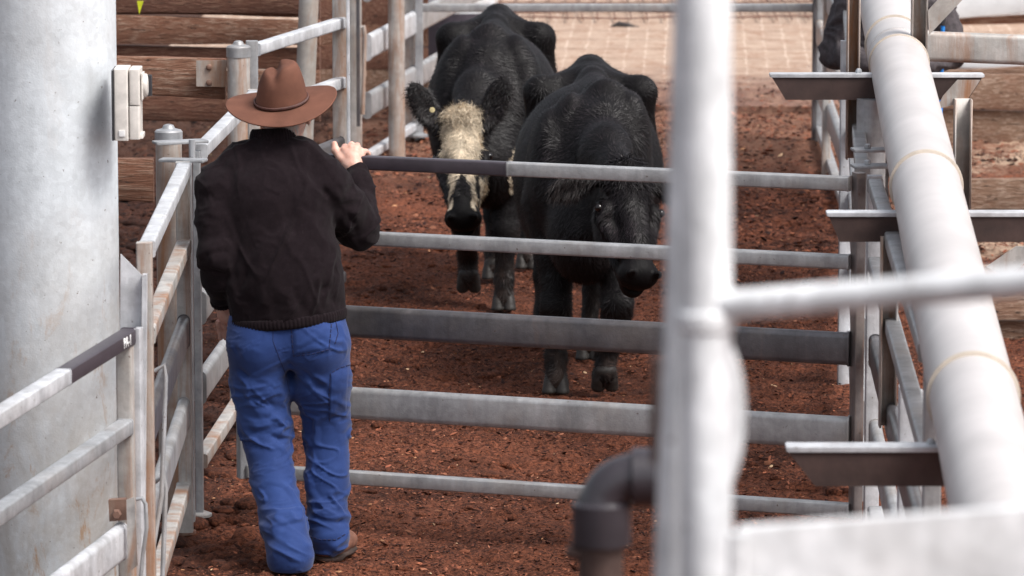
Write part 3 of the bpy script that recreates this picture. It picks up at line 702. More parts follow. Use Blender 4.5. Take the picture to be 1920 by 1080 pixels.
MB().tube([W(1318, 576, 5.22), W(1500, 562, 5.17), W(1960, 525, 5.02)], .0165, 28).build('handrail', M['walk'], wr)
plate([(1385, 992), (2020, 946), (2020, 1300), (1385, 1300)], 5.05, .02, 'kick_plate', M['plate'], wr)
MB().prism(rrect(.019, .019, .003), W(1380, 1300, 5.04), W(1382, 1000, 5.04)).build('plate_stile', M['walk'], wr)
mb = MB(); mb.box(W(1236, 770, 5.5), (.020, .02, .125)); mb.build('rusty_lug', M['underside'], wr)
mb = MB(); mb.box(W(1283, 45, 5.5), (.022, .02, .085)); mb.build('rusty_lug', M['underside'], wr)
# dark plastic elbow
el = empty('pipe_elbow', W(1130, 1080, 7.6), 'dark grey plastic pipe elbow on a rusty fitting in the blurred foreground', 'pipe')
ce = 7.6; rr = .0425
pts = [W(1128, 1000, ce), W(1128, 955, ce)]+[W(1128+62*(1-math.cos(a)), 955-60*math.sin(a), ce) for a in [math.radians(10*k) for k in range(1, 10)]]+[W(1240, 895, ce)]
MB().tube(pts, [rr*.98]*3+[rr*.9]*7+[rr*1.0]*2, 32).build('elbow', M['blackpoly'], el)
MB().lathe(W(1128, 990, ce), [(rr*1.12, -.026), (rr*1.12, .04), (rr*.98, .045)], 32).build('socket', M['blackpoly'], el)
MB().lathe(W(1185, 895, ce), [(rr*1.12, 0), (rr*1.12, .04), (rr*.98, .044)], 32, (1, 0, 0)).build('socket', M['blackpoly'], el)
MB().tube([W(1126, 1015, ce), W(1126, 1150, ce)], rr*.85, 28).build('fitting', M['brass'], el)
mb = MB(); mb.tube([W(1062, 1032, ce), W(1090, 1040, ce), W(1120, 1042, ce)], [.011, .014, .018], 12); mb.build('valve_handle', M['brass'], el)
# ------------------------------------------------------------------ signed-distance modelling for bodies and cloth
def _unit(v): v = np.asarray(v, float); return v/max(1e-9, np.linalg.norm(v))
def basis(x=None, z=None, y=None):
    """rotation matrix whose rows are local axes"""
    return np.array([_unit(x), _unit(y), _unit(z)])
class Sdf:
    def __init__(s): s.p = []
    def ell(s, c, r, R=None, k=.03, op='u'):
        s.p.append(('e', np.array(c, float), np.array(r, float), None if R is None else np.array(R, float), k, op)); return s
    def cone(s, a, b, ra, rb, k=.03, op='u', sq=None):
        s.p.append(('c', np.array(a, float), np.array(b, float), (ra, rb), k, op, sq)); return s
    def chain(s, pts, rs, k=.03, op='u', sq=None):
        for i in range(len(pts)-1): s.cone(pts[i], pts[i+1], rs[i], rs[i+1], k, op, sq)
        return s
    def __call__(s, P):
        D = np.full(len(P), 1e3)
        for q in s.p:
            if q[0] == 'e':
                _, c, r, R, k, op = q; X = P-c
                if R is not None: X = X @ R.T
                k0 = np.sqrt(((X/r)**2).sum(1)); k1 = np.sqrt(((X/(r*r))**2).sum(1))+1e-9
                d = k0*(k0-1)/k1; d = np.where(k0 < .02, -min(r), d)
            else:
                _, a, b, (ra, rb), k, op, sq = q
                ba = b-a; X = P-a
                if sq is not None:      # squash factor on given axis: (axis vec, factor)
                    ax, fct = sq; ax = _unit(ax); pr = X @ ax; X = X+np.outer(pr*(1/fct-1), ax); pb = ba @ ax; ba = ba+ax*pb*(1/fct-1)
                h = np.clip((X @ ba)/max(1e-9, ba @ ba), 0, 1)
                d = np.sqrt(((X-h[:, None]*ba)**2).sum(1))-(ra+(rb-ra)*h)
                if sq is not None: d = d*min(1, sq[1])
            if op == 'u':
                h = np.clip(.5+.5*(D-d)/k, 0, 1); D = D*(1-h)+d*h-k*h*(1-h)
            else:
                h = np.clip(.5-.5*(D+d)/k, 0, 1); D = D*(1-h)+(-d)*h+k*h*(1-h)
        return D
    def bounds(s, pad):
        lo = np.full(3, 1e9); hi = -lo
        for q in s.p:
            if (q[5]) != 'u': continue
            if q[0] == 'e': r = max(q[2]); L = [q[1]-r, q[1]+r]
            else: L = [q[1]-max(q[3]), q[1]+max(q[3]), q[2]-max(q[3]), q[2]+max(q[3])]
            if q[0] == 'c' and q[6] is not None and q[6][1] > 1: e = max(q[3])*q[6][1]; L += [q[1]-e, q[1]+e, q[2]-e, q[2]+e]
            for v in L: lo = np.minimum(lo, v); hi = np.maximum(hi, v)
        return lo-pad, hi+pad
def polygonize(fn, lo, hi, h, proj=3):
    B = 8; n = (np.ceil((hi-lo)/h/B)).astype(int)*B; nb = n//B
    D = np.full(tuple(n+1), 1.0, dtype=np.float32)
    bi = np.stack(np.meshgrid(*[np.arange(k) for k in nb], indexing='ij'), -1).reshape(-1, 3)
    cen = lo+(bi+.5)*B*h; dc = fn(cen); act = np.abs(dc) < B*h*1.25
    for b_, d_ in zip(bi[~act], dc[~act]):
        s_ = b_*B; D[s_[0]:s_[0]+B+1, s_[1]:s_[1]+B+1, s_[2]:s_[2]+B+1] = 1 if d_ > 0 else -1
    loc = np.stack(np.meshgrid(*[np.arange(B+1)]*3, indexing='ij'), -1).reshape(-1, 3)
    ab = bi[act]
    for s0 in range(0, len(ab), 400):
        ch = ab[s0:s0+400]; P = (lo+(ch[:, None, :]*B+loc[None])*h).reshape(-1, 3); v = fn(P).reshape(len(ch), B+1, B+1, B+1)
        for c_, vv in zip(ch, v):
            s_ = c_*B; D[s_[0]:s_[0]+B+1, s_[1]:s_[1]+B+1, s_[2]:s_[2]+B+1] = vv
    neg = D < 0
    cnt = np.zeros(tuple(n), dtype=np.int8)
    for dx in (0, 1):
        for dy in (0, 1):
            for dz in (0, 1): cnt += neg[dx:n[0]+dx, dy:n[1]+dy, dz:n[2]+dz]
    cell = np.argwhere((cnt > 0) & (cnt < 8)); idx = np.full(tuple(n), -1, dtype=np.int64); idx[tuple(cell.T)] = np.arange(len(cell))
    V = lo+(cell+.5)*h
    Q = []
    for ax in range(3):
        a = [slice(None)]*3; b_ = [slice(None)]*3; a[ax] = slice(0, -1); b_[ax] = slice(1, None)
        s = neg[tuple(a)]; e = neg[tuple(b_)]; cr = np.argwhere(s != e)
        u, v = (ax+1) % 3, (ax+2) % 3
        ok = (cr[:, u] > 0) & (cr[:, v] > 0) & (cr[:, u] < n[u]) & (cr[:, v] < n[v]); cr = cr[ok]
        c0 = cr.copy(); c1 = cr.copy(); c2 = cr.copy(); c3 = cr.copy()
        c1[:, u] -= 1; c2[:, u] -= 1; c2[:, v] -= 1; c3[:, v] -= 1
        q = np.stack([idx[tuple(c.T)] for c in (c0, c1, c2, c3)], 1)
        ng = s[tuple(cr.T)]; q[~ng] = q[~ng][:, ::-1]; Q.append(q)
    Q = np.concatenate(Q); Q = Q[(Q >= 0).all(1)]
    for it in range(proj):
        d, N = grad(fn, V, h*.3); st = np.clip(d, -h, h); V = V-N*st[:, None]
    # light smoothing then project again
    E = np.concatenate([Q[:, [0, 1]], Q[:, [1, 2]], Q[:, [2, 3]], Q[:, [3, 0]]])
    deg = np.bincount(E.ravel(), minlength=len(V))[:, None]+1e-9
    for it in range(2):
        S = np.zeros_like(V)
        for k in range(3):
            S[:, k] = np.bincount(E[:, 0], V[E[:, 1], k], len(V))+np.bincount(E[:, 1], V[E[:, 0], k], len(V))
        V = V*.5+S/deg*.5
    d, N = grad(fn, V, h*.3); V = V-N*np.clip(d, -h, h)[:, None]
    return V, Q, N
def grad(fn, V, e):
    d = fn(V); G_ = np.zeros_like(V)
    for k in range(3):
        o = np.zeros(3); o[k] = e; G_[:, k] = fn(V+o)-fn(V-o)
    l = np.linalg.norm(G_, axis=1)[:, None]+1e-9
    return d/np.maximum(.3, (l[:, 0]/(2*e))), G_/l
def strands(name, P, D0, Nn, L, wd, mat, parent, col, seg=2, droop=.3, curl=0, cr=.01):
    """flat tapering hairs: root P, direction D0, normal Nn"""
    n = len(P); side = np.cross(D0, Nn); side /= np.linalg.norm(side, axis=1)[:, None]+1e-9
    vs = []; ph = RNG.uniform(0, 6.28, n)
    for k in range(seg+1):
        t_ = k/seg; off = D0*(L*t_)[:, None]; off[:, 2] -= droop*L*t_*t_
        if curl: off = off+(side*np.cos(ph+curl*t_)[:, None]+Nn*np.sin(ph+curl*t_)[:, None])*(cr*t_**.5)
        w_ = (wd*(1-.85*t_))[:, None] if not np.isscalar(wd) else wd*(1-.85*t_)
        vs += [P+off-side*w_*.5, P+off+side*w_*.5]
    V = np.stack(vs, 1).reshape(-1, 3); m_ = 2*(seg+1); o = np.arange(n)[:, None]*m_
    Fq = np.concatenate([np.concatenate([o+2*k, o+2*k+1, o+2*k+3, o+2*k+2], 1) for k in range(seg)])
    return mk(name, V, Fq, mat, parent, smooth=True, col=np.repeat(col, m_, 0))
def sample(V, Q, N, cnt, wt=None):
    c = V[Q]; ar = np.linalg.norm(np.cross(c[:, 2]-c[:, 0], c[:, 3]-c[:, 1]), axis=1)
    if wt is not None: ar = ar*wt[Q].mean(1)
    f = RNG.choice(len(Q), cnt, p=ar/ar.sum()); a = RNG.uniform(0, 1, (cnt, 1)); b_ = RNG.uniform(0, 1, (cnt, 1)); c = c[f]
    P = (c[:, 0]*(1-a)+c[:, 1]*a)*(1-b_)+(c[:, 3]*(1-a)+c[:, 2]*a)*b_
    return P, _n(N[Q[f]].mean(1)), f
def _n(v): return v/(np.linalg.norm(v, axis=1)[:, None]+1e-9)

m, n, p = mat_new('cow_hide'); t = NT(n); at = t.node('ShaderNodeAttribute', attribute_name='Col'); c = t.coord((1, 1, 1), False)
t.link(t.mix(1.0, at.outputs['Color'], t.ramp(t.noise(c, 18, 5, .7), [(.3, .7), (.7, 1.3)]), 'MULTIPLY'), p.inputs['Base Color'])
p.inputs['Roughness'].default_value = .58; p.inputs['Specular IOR Level'].default_value = .14
t.bump(p, t.noise(t.coord((1, 1, .25), False), 90, 5, .7), .5, .006); M['hide'] = m
m, n, p = mat_new('cow_hair'); t = NT(n); at = t.node('ShaderNodeAttribute', attribute_name='Col'); t.link(at.outputs['Color'], p.inputs['Base Color'])
p.inputs['Roughness'].default_value = .5; p.inputs['Specular IOR Level'].default_value = .3; M['hair'] = m
M['hoof'] = simple('hoof_horn', (.016, .012, .010), .6, 0, 30, .4, .3, .003)
M['eye'] = simple('dark_eye', (.008, .006, .006), .06, 0, 5, 0, 0)
BLK = np.array((.0042, .0033, .0038)); CRM = np.array((.66, .55, .41))

def make_cow(label, O, head, fl, hl, seed, face=False, neck_top=None, spine_dx=0, ear=None, bend=0.0, hz=1.0):
    """O=(x,y) under the forelegs, body runs towards +Y; head=dict(poll, muzzle, yaw); fl/hl = leg joint chains in world coords"""
    ox, oy = O; T = lambda x, y, z: np.array((ox+x+spine_dx*y+bend*max(0, (z-.85)/.4)*max(0, 1-max(0, y)/1.2), oy+y, z*(hz if z > .5 else 1)))
    S = Sdf()
    S.ell(T(0, .78, .84), (.335, .62, .40), k=.05)
    S.ell(T(0, .16, .86), (.245, .36, .36), k=.08)
    S.ell(T(0, -.14, .70), (.16, .20, .22), k=.08)
    S.ell(T(0, .75, .66), (.27, .55, .27), k=.08)
    for s in (-1, 1):
        S.ell(T(s*.175, .10, .93), (.095, .20, .27), k=.06)
        S.ell(T(s*.13, .12, 1.14), (.06, .13, .13), k=.07)
    S.chain([T(0, .0, 1.17), T(0, .16, 1.245), T(0, .5, 1.225), T(0, .95, 1.235), T(0, 1.3, 1.235), T(0, 1.5, 1.225)], [.07, .062, .045, .045, .055, .055], k=.07)
    for s in (-1, 1): S.cone(T(0, 1.45, 1.18), T(s*.15, 1.3, 1.15), .09, .07, .05)
    S.ell(T(0, 1.28, .98), (.25, .34, .27), k=.06)
    for s in (-1, 1):
        S.cone(T(s*.05, 1.20, 1.175), T(s*.225, 1.13, 1.165), .085, .058, k=.05); S.cone(T(s*.225, 1.13, 1.16), T(s*.13, 1.55, 1.08), .055, .06, .06); S.cone(T(s*.225, 1.12, 1.15), T(s*.235, 1.2, .85), .055, .09, .06)      # hook bones, rump line, flank
        S.ell(T(s*.12, 1.58, 1.12), (.06, .07, .07), k=.06)         # pin bones
        S.ell(T(s*.185, 1.38, .82), (.125, .25, .34), k=.07)
        S.ell(T(s*.20, 1.0, .98), (.03, .13, .05), k=.05)
    S.chain([T(0, 1.5, 1.235), T(.0, 1.62, 1.20), T(0, 1.68, 1.06), T(0, 1.67, .7)], [.045, .035, .028, .022], k=.05)
    # neck
    hd = head; Pp = np.array(hd['poll']); Mz = np.array(hd['muzzle']); v = _unit(Mz-Pp); Lh = np.linalg.norm(Mz-Pp)
    yaw = math.radians(hd['yaw']); w0 = np.array((math.sin(yaw), -math.cos(yaw), .0)); w_ = _unit(w0-v*(w0 @ v)); u = np.cross(w_, v)
    if u[0] < 0: u = -u
    hsc = hd.get('scale', 1.0); R = np.array([u, v, w_]); hp = lambda a, b, c: Pp+u*(a*hsc)+v*b+w_*(c*hsc)
    kS = Lh/.53
    nb = T(0, .05, 1.0); ne = hp(0, .03, -.10)
    S.chain([T(0, .14, 1.04), (nb*.55+ne*.45)+np.array((0, 0, .045)), ne], [.195, .125, .070], k=.05, sq=((1, 0, 0), .80))
    S.chain([T(0, -.05, .82), (nb*.5+ne*.5)+np.array((0, 0, -.13)), hp(0, .10, -.17)], [.155, .085, .045], k=.05, sq=((1, 0, 0), .70))
    S.chain([T(0, -.20, .66), T(0, -.30, .72), (nb+ne)/2+np.array((0, -.04, -.24))], [.06, .032, .022], k=.05)   # dewlap
    # head
    hs = head.get('scale', 1.0); R0 = R
    S.ell(hp(0, .05, -.085), (.092, .085, .075), R, .03)
    S.ell(hp(0, .0, -.06), (.052, .042, .042), R, .03)
    S.ell(hp(0, .13, -.060), (.088, .12, .052), R, .03)
    for s in (-1, 1):
        S.ell(hp(s*.086, .185*kS, -.080), (.030, .045, .040), R, .025)
        S.ell(hp(s*.062, .20*kS, -.155), (.036, .11, .068), R, .035)
        S.cone(hp(s*.045, .26*kS, -.16), hp(s*.03, .44*kS, -.115), .042, .030, .04)
        S.cone(hp(s*.085, .22*kS, -.10), hp(s*.05, .38*kS, -.065), .030, .026, .04)
    S.chain([hp(0, .18*kS, -.055), hp(0, .33*kS, -.050), hp(0, .45*kS, -.058)], [.070, .056, .054], k=.04)
    S.ell(hp(0, .475*kS, -.066), (.088, .060, .068), R, .04)
    S.ell(hp(0, .485*kS, -.125), (.050, .052, .038), R, .03)
    for s in (-1, 1):
        S.ell(hp(s*.048, .495*kS, -.018), (.020, .017, .024), R, .012)
        S.ell(hp(s*.044, .510*kS, -.008), (.013, .011, .02), R, .008, 's')
    S.ell(hp(0, .53*kS, -.103), (.07, .03, .005), R, .012, 's')
    # ears
    EB = []
    for s, e in zip((-1, 1), ear):
        ax, nr = _unit(e[0]), _unit(e[1]); base = hp(s*.095, .045, -.085); wv = _unit(np.cross(ax, nr)); Rr = np.array([wv, ax, np.cross(wv, ax)]); L = e[2]
        S.cone(base, base+ax*.06, .032, .026, .03)
        S.ell(base+ax*(L*.55), (.060, L*.50, .022), Rr, .02)
        EB.append((base, ax, Rr, L)); nn = Rr[2] if Rr[2] @ nr > 0 else -Rr[2]
        S.ell(base+ax*(L*.56)+nn*.030, (.040, L*.40, .022), Rr, .015, 's')
    # legs
    HF = []
    for pts, rs, toe in fl+hl:
        S.chain(pts, rs, k=.035)
        a = np.array(pts[-1]); HF.append((a, toe))
    lo, hi = S.bounds(.03); V, Q, N = polygonize(S, lo, hi, .0115)
    V = V+N*(fbm(V*9+seed, 3, 3)*.004+fbm(V*30+seed, 2, 5)*.0014)[:, None]
    col = np.tile(BLK, (len(V), 1))*np.exp(.25*fbm(V*6, 3, 8))[:, None]
    lw = np.clip((.42-V[:, 2])/.4, 0, 1)*np.clip(.5+fbm(V*14, 3, 77)*1.5, 0, 1); col = col*(1-.6*lw[:, None])+np.array((.055, .035, .027))*.6*lw[:, None]
    wt = np.ones(len(V)); white = np.zeros(len(V), bool)
    X = V-Pp; U, VV, WW = X @ u, X @ v/kS, X @ w_
    if face:
        j = fbm(V*22, 4, 31)*.022; nearh = (np.abs(U) < .2) & (VV > -.06) & (VV < .53) & (WW > -.16)
        wid = np.interp(VV, [-.06, .0, .1, .2, .26, .34, .40, .47], [.055, .085, .098, .088, .062, .055, .066, .070])
        white = nearh & (np.abs(U)+j < wid) & (VV < .455+j)
        blackn = (np.abs(U)+j < np.interp(VV, [.29, .33, .38, .44], [.0, .028, .043, .050])) & (VV > .30+j) & (WW > -.07)
        white &= ~blackn
        jaw = (VV > .27) & (VV < .45) & (WW < -.06) & (WW > -.30) & (U > .0) & (np.abs(U) < .2) & (U+j*2 > .035)
        white |= jaw & (fbm(V*16, 3, 61) > -.12)
        th = np.linalg.norm((V-T(.135, -.16, .665))*np.array((1.2, .5, .75)), axis=1)+j*1.4
        white |= th < .082
        col[white] = CRM*(.75+.5*RNG.uniform(0, 1, (white.sum(), 1)))*np.clip(.85+fbm(V[white]*20, 3, 2)*.6, .4, 1.2)[:, None]
    body = mk('cow', V, Q, M['hide'], None, smooth=True, col=col, loc=(ox, oy+.7, 0)); tag(body, label, 'cow', 'black cattle walking towards the gate')
    # short coat
    dist_head = np.linalg.norm(X-v*(.25)*1.0, axis=1)
    wt = np.where(V[:, 1] < oy+.6, 1.4, .8)*np.where(dist_head < .35, 1.8, 1)
    P, Nn, f = sample(V, Q, N, 95000, wt)
    cc = col[Q[f][:, 0]]; iw = white[Q[f][:, 0]]
    onh0 = (((P-Pp) @ v) > -.05) & (np.linalg.norm((P-Pp)-np.outer((P-Pp) @ v, v), axis=1) < .2) & (((P-Pp) @ v) < .45)
    flow = np.stack([P[:, 0]*0, np.ones(len(P))*.8, -np.ones(len(P))*.55], 1)+1.1*np.stack([fbm(P*5+3, 3, 1), fbm(P*5+9, 3, 2), fbm(P*5+21, 3, 4)], 1)
    hx = P-Pp; hv = hx @ v; onh = (hv > -.05) & (np.linalg.norm(hx-np.outer(hv, v), axis=1) < .2) & (hv < .6)
    flow[onh] = v*.5+u*np.sign(hx[onh] @ u)[:, None]*.35+.5*np.stack([fbm(P[onh]*9, 2, 1), fbm(P[onh]*9, 2, 2), fbm(P[onh]*9, 2, 4)], 1)
    flow = flow-Nn*(flow*Nn).sum(1)[:, None]; flow = _n(flow)+Nn*.28+RNG.normal(0, .13, P.shape); flow = _n(flow)
    L = RNG.uniform(.014, .031, len(P)); muz = onh & (hx @ v > .40*kS); L[muz] = .003
    ccs = np.where(iw[:, None], cc*RNG.uniform(.7, 1.25, (len(P), 1)), cc*np.exp(RNG.normal(.12, .45, (len(P), 1))+1.1*fbm(P*6, 4, 51)[:, None]+np.where(onh0, .45, 0)[:, None]+.6*np.clip(Nn[:, 2:3], 0, 1))*np.array((1.06, .97, 1.0)))  # head and upward-facing hairs lightened: light painted into the hair colour
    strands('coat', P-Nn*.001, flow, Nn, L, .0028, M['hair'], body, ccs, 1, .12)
    # tuft on the poll
    tw = np.exp(-(((U)/(.045 if face else .07))**2+((VV-(.0 if face else .03))/(.03 if face else .06))**2))*(WW > -.09)*(np.abs(U) < (.07 if face else .13))
    P, Nn, f = sample(V, Q, N, 1500 if face else 2200, tw+1e-12)
    dr = _n(v*.55+u*((P-Pp) @ u)[:, None]*6+Nn*.55+RNG.normal(0, .25, P.shape))
    if face: dr = _n(dr+np.array((0, 0, .35)))
    tc = (CRM if face else BLK*3.5)*RNG.uniform(.55, 1.25, (len(P), 1))  # black tuft lifted in colour to paint its highlight
    strands('forelock', P-Nn*.003, dr, Nn, RNG.uniform(.030, .075 if face else .060, len(P)), .0036, M['hair'], body, tc, 7, .35, 4.4 if face else 1.2, .014)
    if face:   # longer cream hair down the face
        P, Nn, f = sample(V, Q, N, 9000, (white & (VV < .33))*1.0+1e-12)
        hu = (P-Pp) @ u; dr = _n(v*np.where(RNG.uniform(0, 1, len(P)) < .8, .9, -.3)[:, None]+u*(hu*5)[:, None]+Nn*.15+RNG.normal(0, .22, P.shape)+.5*np.stack([fbm(P*14, 2, 1), fbm(P*14, 2, 2), fbm(P*14, 2, 4)], 1))
        strands('face_hair', P-Nn*.002, dr, Nn, RNG.uniform(.012, .024, len(P)), .0030, M['hair'], body, CRM*RNG.uniform(.5, 1.2, (len(P), 1))*np.clip(.9+fbm(P*18, 2, 9)*.8, .4, 1.2)[:, None], 3, .2, 1.5, .004)
    # long soft hair along the ears
    for (eb, ax_, Rr_, L_) in EB:
        ew = np.exp(-(np.linalg.norm(V-(eb+ax_*L_*.55), axis=1)/(L_*.45))**4)*1.0
        P, Nn, f = sample(V, Q, N, 1300, ew+1e-12); de = _n(ax_*.7+np.array((0, 0, -.5))+Nn*.35+RNG.normal(0, .2, P.shape))
        strands('ear_hair', P-Nn*.002, de, Nn, RNG.uniform(.018, .042, len(P)), .0024, M['hair'], body, np.array((.018, .013, .013))*RNG.uniform(.3, 1.6, (len(P), 1)), 2, .3)  # brownish lift paints rim light into the ear hair colour
    # eyes
    for s in (-1, 1):
        c_ = hp(s*.112, .185*kS, -.072); bm_ = MB(); bm_.lathe(c_, [(.003, -.0185), (.012, -.013), (.0175, -.005), (.0185, 0), (.0175, .006), (.012, .0135), (.003, .018)], 18); bm_.build('eye', M['eye'], body)
    # hooves: two claws each
    for a, toe in HF:
        yaw_t, pitch = toe; f_ = np.array((math.sin(yaw_t)*math.cos(pitch), -math.cos(yaw_t)*math.cos(pitch), -math.sin(pitch))); sd = np.array((math.cos(yaw_t), math.sin(yaw_t), 0)); upv = np.cross(sd, f_)
        if upv[2] < 0: upv = -upv
        hs_ = Sdf()
        for s in (-1, 1):
            R2 = np.array([sd, f_, upv]); cc_ = a+sd*s*.029+f_*.022-upv*.020
            hs_.cone(a+sd*s*.022+upv*.022, cc_+f_*.012-upv*.025, .026, .031, .003); hs_.ell(cc_-f_*.02, (.027, .05, .04), R2, .006)
        hs_.cone(a+upv*.015, a+upv*.02, .034, .034, .012)
        hs_.ell(a-upv*(.012+.10+.034), (.3, .3, .10), np.array([sd, f_, upv]), .004, 's')
        lo, hi = hs_.bounds(.01); hv_, hq, hn = polygonize(hs_, lo, hi, .006, 2); mk('hoof', hv_, hq, M['hoof'], body, smooth=True)
    return body, hp
A3 = lambda *a: np.array(W(*a))
# front black cow on the right
def leg(pts, rs, toe): return ([np.array(q, float) for q in pts], rs, toe)
OB = (.315, 20.48)
Tb = lambda x, y, z: (OB[0]+x, OB[1]+y, z)
flB = [leg([Tb(-.15, .12, .80), Tb(-.125, .03, .60), Tb(-.125, -.03, .375), Tb(-.125, -.02, .33), Tb(-.125, -.03, .15), Tb(-.125, -.06, .055)], [.12, .085, .060, .055, .042, .048], (-.05, .0)),
       leg([Tb(.16, .10, .80), Tb(.15, -.08, .60), Tb(.135, -.20, .41), Tb(.13, -.18, .35), Tb(.09, -.09, .19), Tb(.085, -.12, .095)], [.12, .085, .064, .056, .042, .048], (.15, .80))]
hlB = [leg([Tb(.16, 1.30, .80), Tb(.15, 1.05, .66), Tb(.08, 1.08, .47), Tb(.05, .98, .30), Tb(.03, .90, .13), Tb(.03, .84, .055)], [.15, .10, .055, .042, .038, .044], (0, .0)),
       leg([Tb(-.16, 1.36, .80), Tb(-.18, 1.30, .62), Tb(-.17, 1.50, .47), Tb(-.17, 1.46, .30), Tb(-.17, 1.42, .13), Tb(-.17, 1.37, .055)], [.15, .10, .055, .042, .038, .044], (0, .0))]
pB = A3(1187, 298, 19.78); mB = A3(1213, 524, 19.46)
cowB, hpB = make_cow('all-black cow in front on the right, head turned low behind the gate rails', OB, dict(poll=pB, muzzle=mB, yaw=20, scale=1.24), flB, hlB, 1.0, False, spine_dx=.03,
    ear=[((-.90, -.16, -.26), (.05, -1, -.2), .215), ((.95, .10, -.25), (.1, -1, -.2), .17)], bend=.10, hz=1.015)
OA = (-.115, 22.95)
Ta = lambda x, y, z: (OA[0]+x, OA[1]+y, z)
flA = [leg([Ta(-.15, .10, .80), Ta(-.13, -.02, .60), Ta(-.11, -.13, .42), Ta(-.105, -.11, .37), Ta(-.10, .04, .22), Ta(-.095, .02, .135)], [.12, .085, .060, .055, .042, .048], (0, .75)),
       leg([Ta(.14, .10, .80), Ta(.10, -.06, .60), Ta(.08, -.14, .38), Ta(.08, -.14, .33), Ta(.078, -.15, .15), Ta(.075, -.17, .055)], [.12, .085, .060, .055, .042, .048], (0, .0))]
hlA = [leg([Ta(-.14, 1.30, .80), Ta(-.13, 1.05, .66), Ta(-.02, 1.10, .47), Ta(.02, 1.00, .30), Ta(.02, .92, .13), Ta(.022, .86, .055)], [.15, .10, .055, .042, .038, .044], (0, .0)),
       leg([Ta(.17, 1.36, .80), Ta(.2, 1.25, .62), Ta(.19, 1.42, .47), Ta(.19, 1.38, .30), Ta(.19, 1.30, .13), Ta(.19, 1.22, .055)], [.15, .10, .055, .042, .038, .044], (0, .0))]
pA_ = A3(863, 207, 22.35); mA_ = A3(866, 418, 22.0)
cowA, hpA = make_cow('black cow behind on the left with a curly cream-white face and raised ears', OA, dict(poll=pA_, muzzle=mA_, yaw=-3, scale=1.12), flA, hlA, 5.0, True, spine_dx=.03,
    ear=[((-.52, .1, .85), (.25, -1, .1), .245), ((.38, .15, .9), (-.2, -1, .1), .245)], hz=1.025)
et = MB(); et.lathe(W(811, 206, 22.28), [(.002, 0), (.011, .001), (.013, .004), (.002, .006)], 16, (-.3, -1, .1)); et.build('ear_tag', simple('yellow_ear_tag', (.80, .66, .35), .5), cowA)
# white hair at the tail head
P = np.array(Ta(.045, 1.52, 1.278))+RNG.normal(0, 1, (900, 3))*np.array((.016, .035, .004)); Nn = np.tile((0, 0, 1.), (900, 1))
strands('tail_head_hair', P, _n(np.stack([RNG.normal(0, .5, 900), np.full(900, .3), np.full(900, .9)], 1)), np.tile((0, -1., .2), (900, 1)), RNG.uniform(.01, .03, 900), .004, M['hair'], cowA, np.tile((.75, .70, .62), (900, 1))*RNG.uniform(.7, 1.1, (900, 1)), 2, .3)

# ------------------------------------------------------------------ the man
SK = (.62, .36, .29)
m, n, p = mat_new('skin'); t = NT(n); c = t.coord((1, 1, 1), False)
sc_ = t.ramp(t.noise(c, 34, 4, .6), [(.3, (.56, .27, .21)), (.55, (.66, .39, .31)), (.75, (.70, .46, .38))])
t.link(sc_, p.inputs['Base Color']); p.inputs['Roughness'].default_value = .5; p.inputs['Subsurface Weight'].default_value = .12; p.inputs['Subsurface Radius'].default_value = (.01, .004, .002); p.inputs['Subsurface Scale'].default_value = .5
t.bump(p, t.noise(c, 260, 4, .7), .35, .0015); M['skin'] = m
m, n, p = mat_new('black_wool'); t = NT(n); c = t.coord((1, 1, 1), False)
t.link(t.ramp(t.noise(c, 60, 6, .8), [(.35, (.0080, .0050, .0064)), (.6, (.0122, .0078, .0098)), (.74, (.025, .018, .021))]), p.inputs['Base Color']); p.inputs['Roughness'].default_value = .95
p.inputs['Specular IOR Level'].default_value = .1; p.inputs['Sheen Weight'].default_value = .04; p.inputs['Sheen Roughness'].default_value = .5
t.bump(p, t.noise(c, 500, 4, .8), .5, .0015); M['wool'] = m
m, n, p = mat_new('blue_drill_cloth'); t = NT(n); c = t.coord((1, 1, 1), False)
cc_ = t.ramp(t.noise(c, 7, 5, .6), [(.35, (.012, .032, .128)), (.7, (.020, .049, .180))])
t.link(cc_, p.inputs['Base Color']); p.inputs['Roughness'].default_value = .75; p.inputs['Sheen Weight'].default_value = .15; p.inputs['Specular IOR Level'].default_value = .2
wv = t.node('ShaderNodeTexWave'); wv.inputs['Scale'].default_value = 260; wv.bands_direction = 'DIAGONAL'; t.link(c, wv.inputs['Vector'])
t.bump(p, t.math('ADD', t.math('MULTIPLY', wv.outputs['Fac'], .3), t.noise(c, 120, 4, .6)), .25, .0012); M['drill'] = m
M['felt'] = simple('brown_felt', (.140, .060, .040), .8, 0, 7, .28, .4, .0012, .2, 420)
M['braid'] = simple('braided_leather', (.085, .035, .028), .5, 0, 60, .4, .3, .002)
M['leather'] = simple('dusty_boot_leather', (.15, .065, .042), .7, 0, 22, .4, .5, .003)
M['sole'] = simple('boot_sole', (.04, .022, .017), .8, 0, 22, .4, .5, .003)
M['greyhair'] = simple('grey_hair', (.42, .38, .36), .6, 0, 30, .2, .2)
M['shirt'] = simple('pocket_lining', (.03, .05, .18), .8)

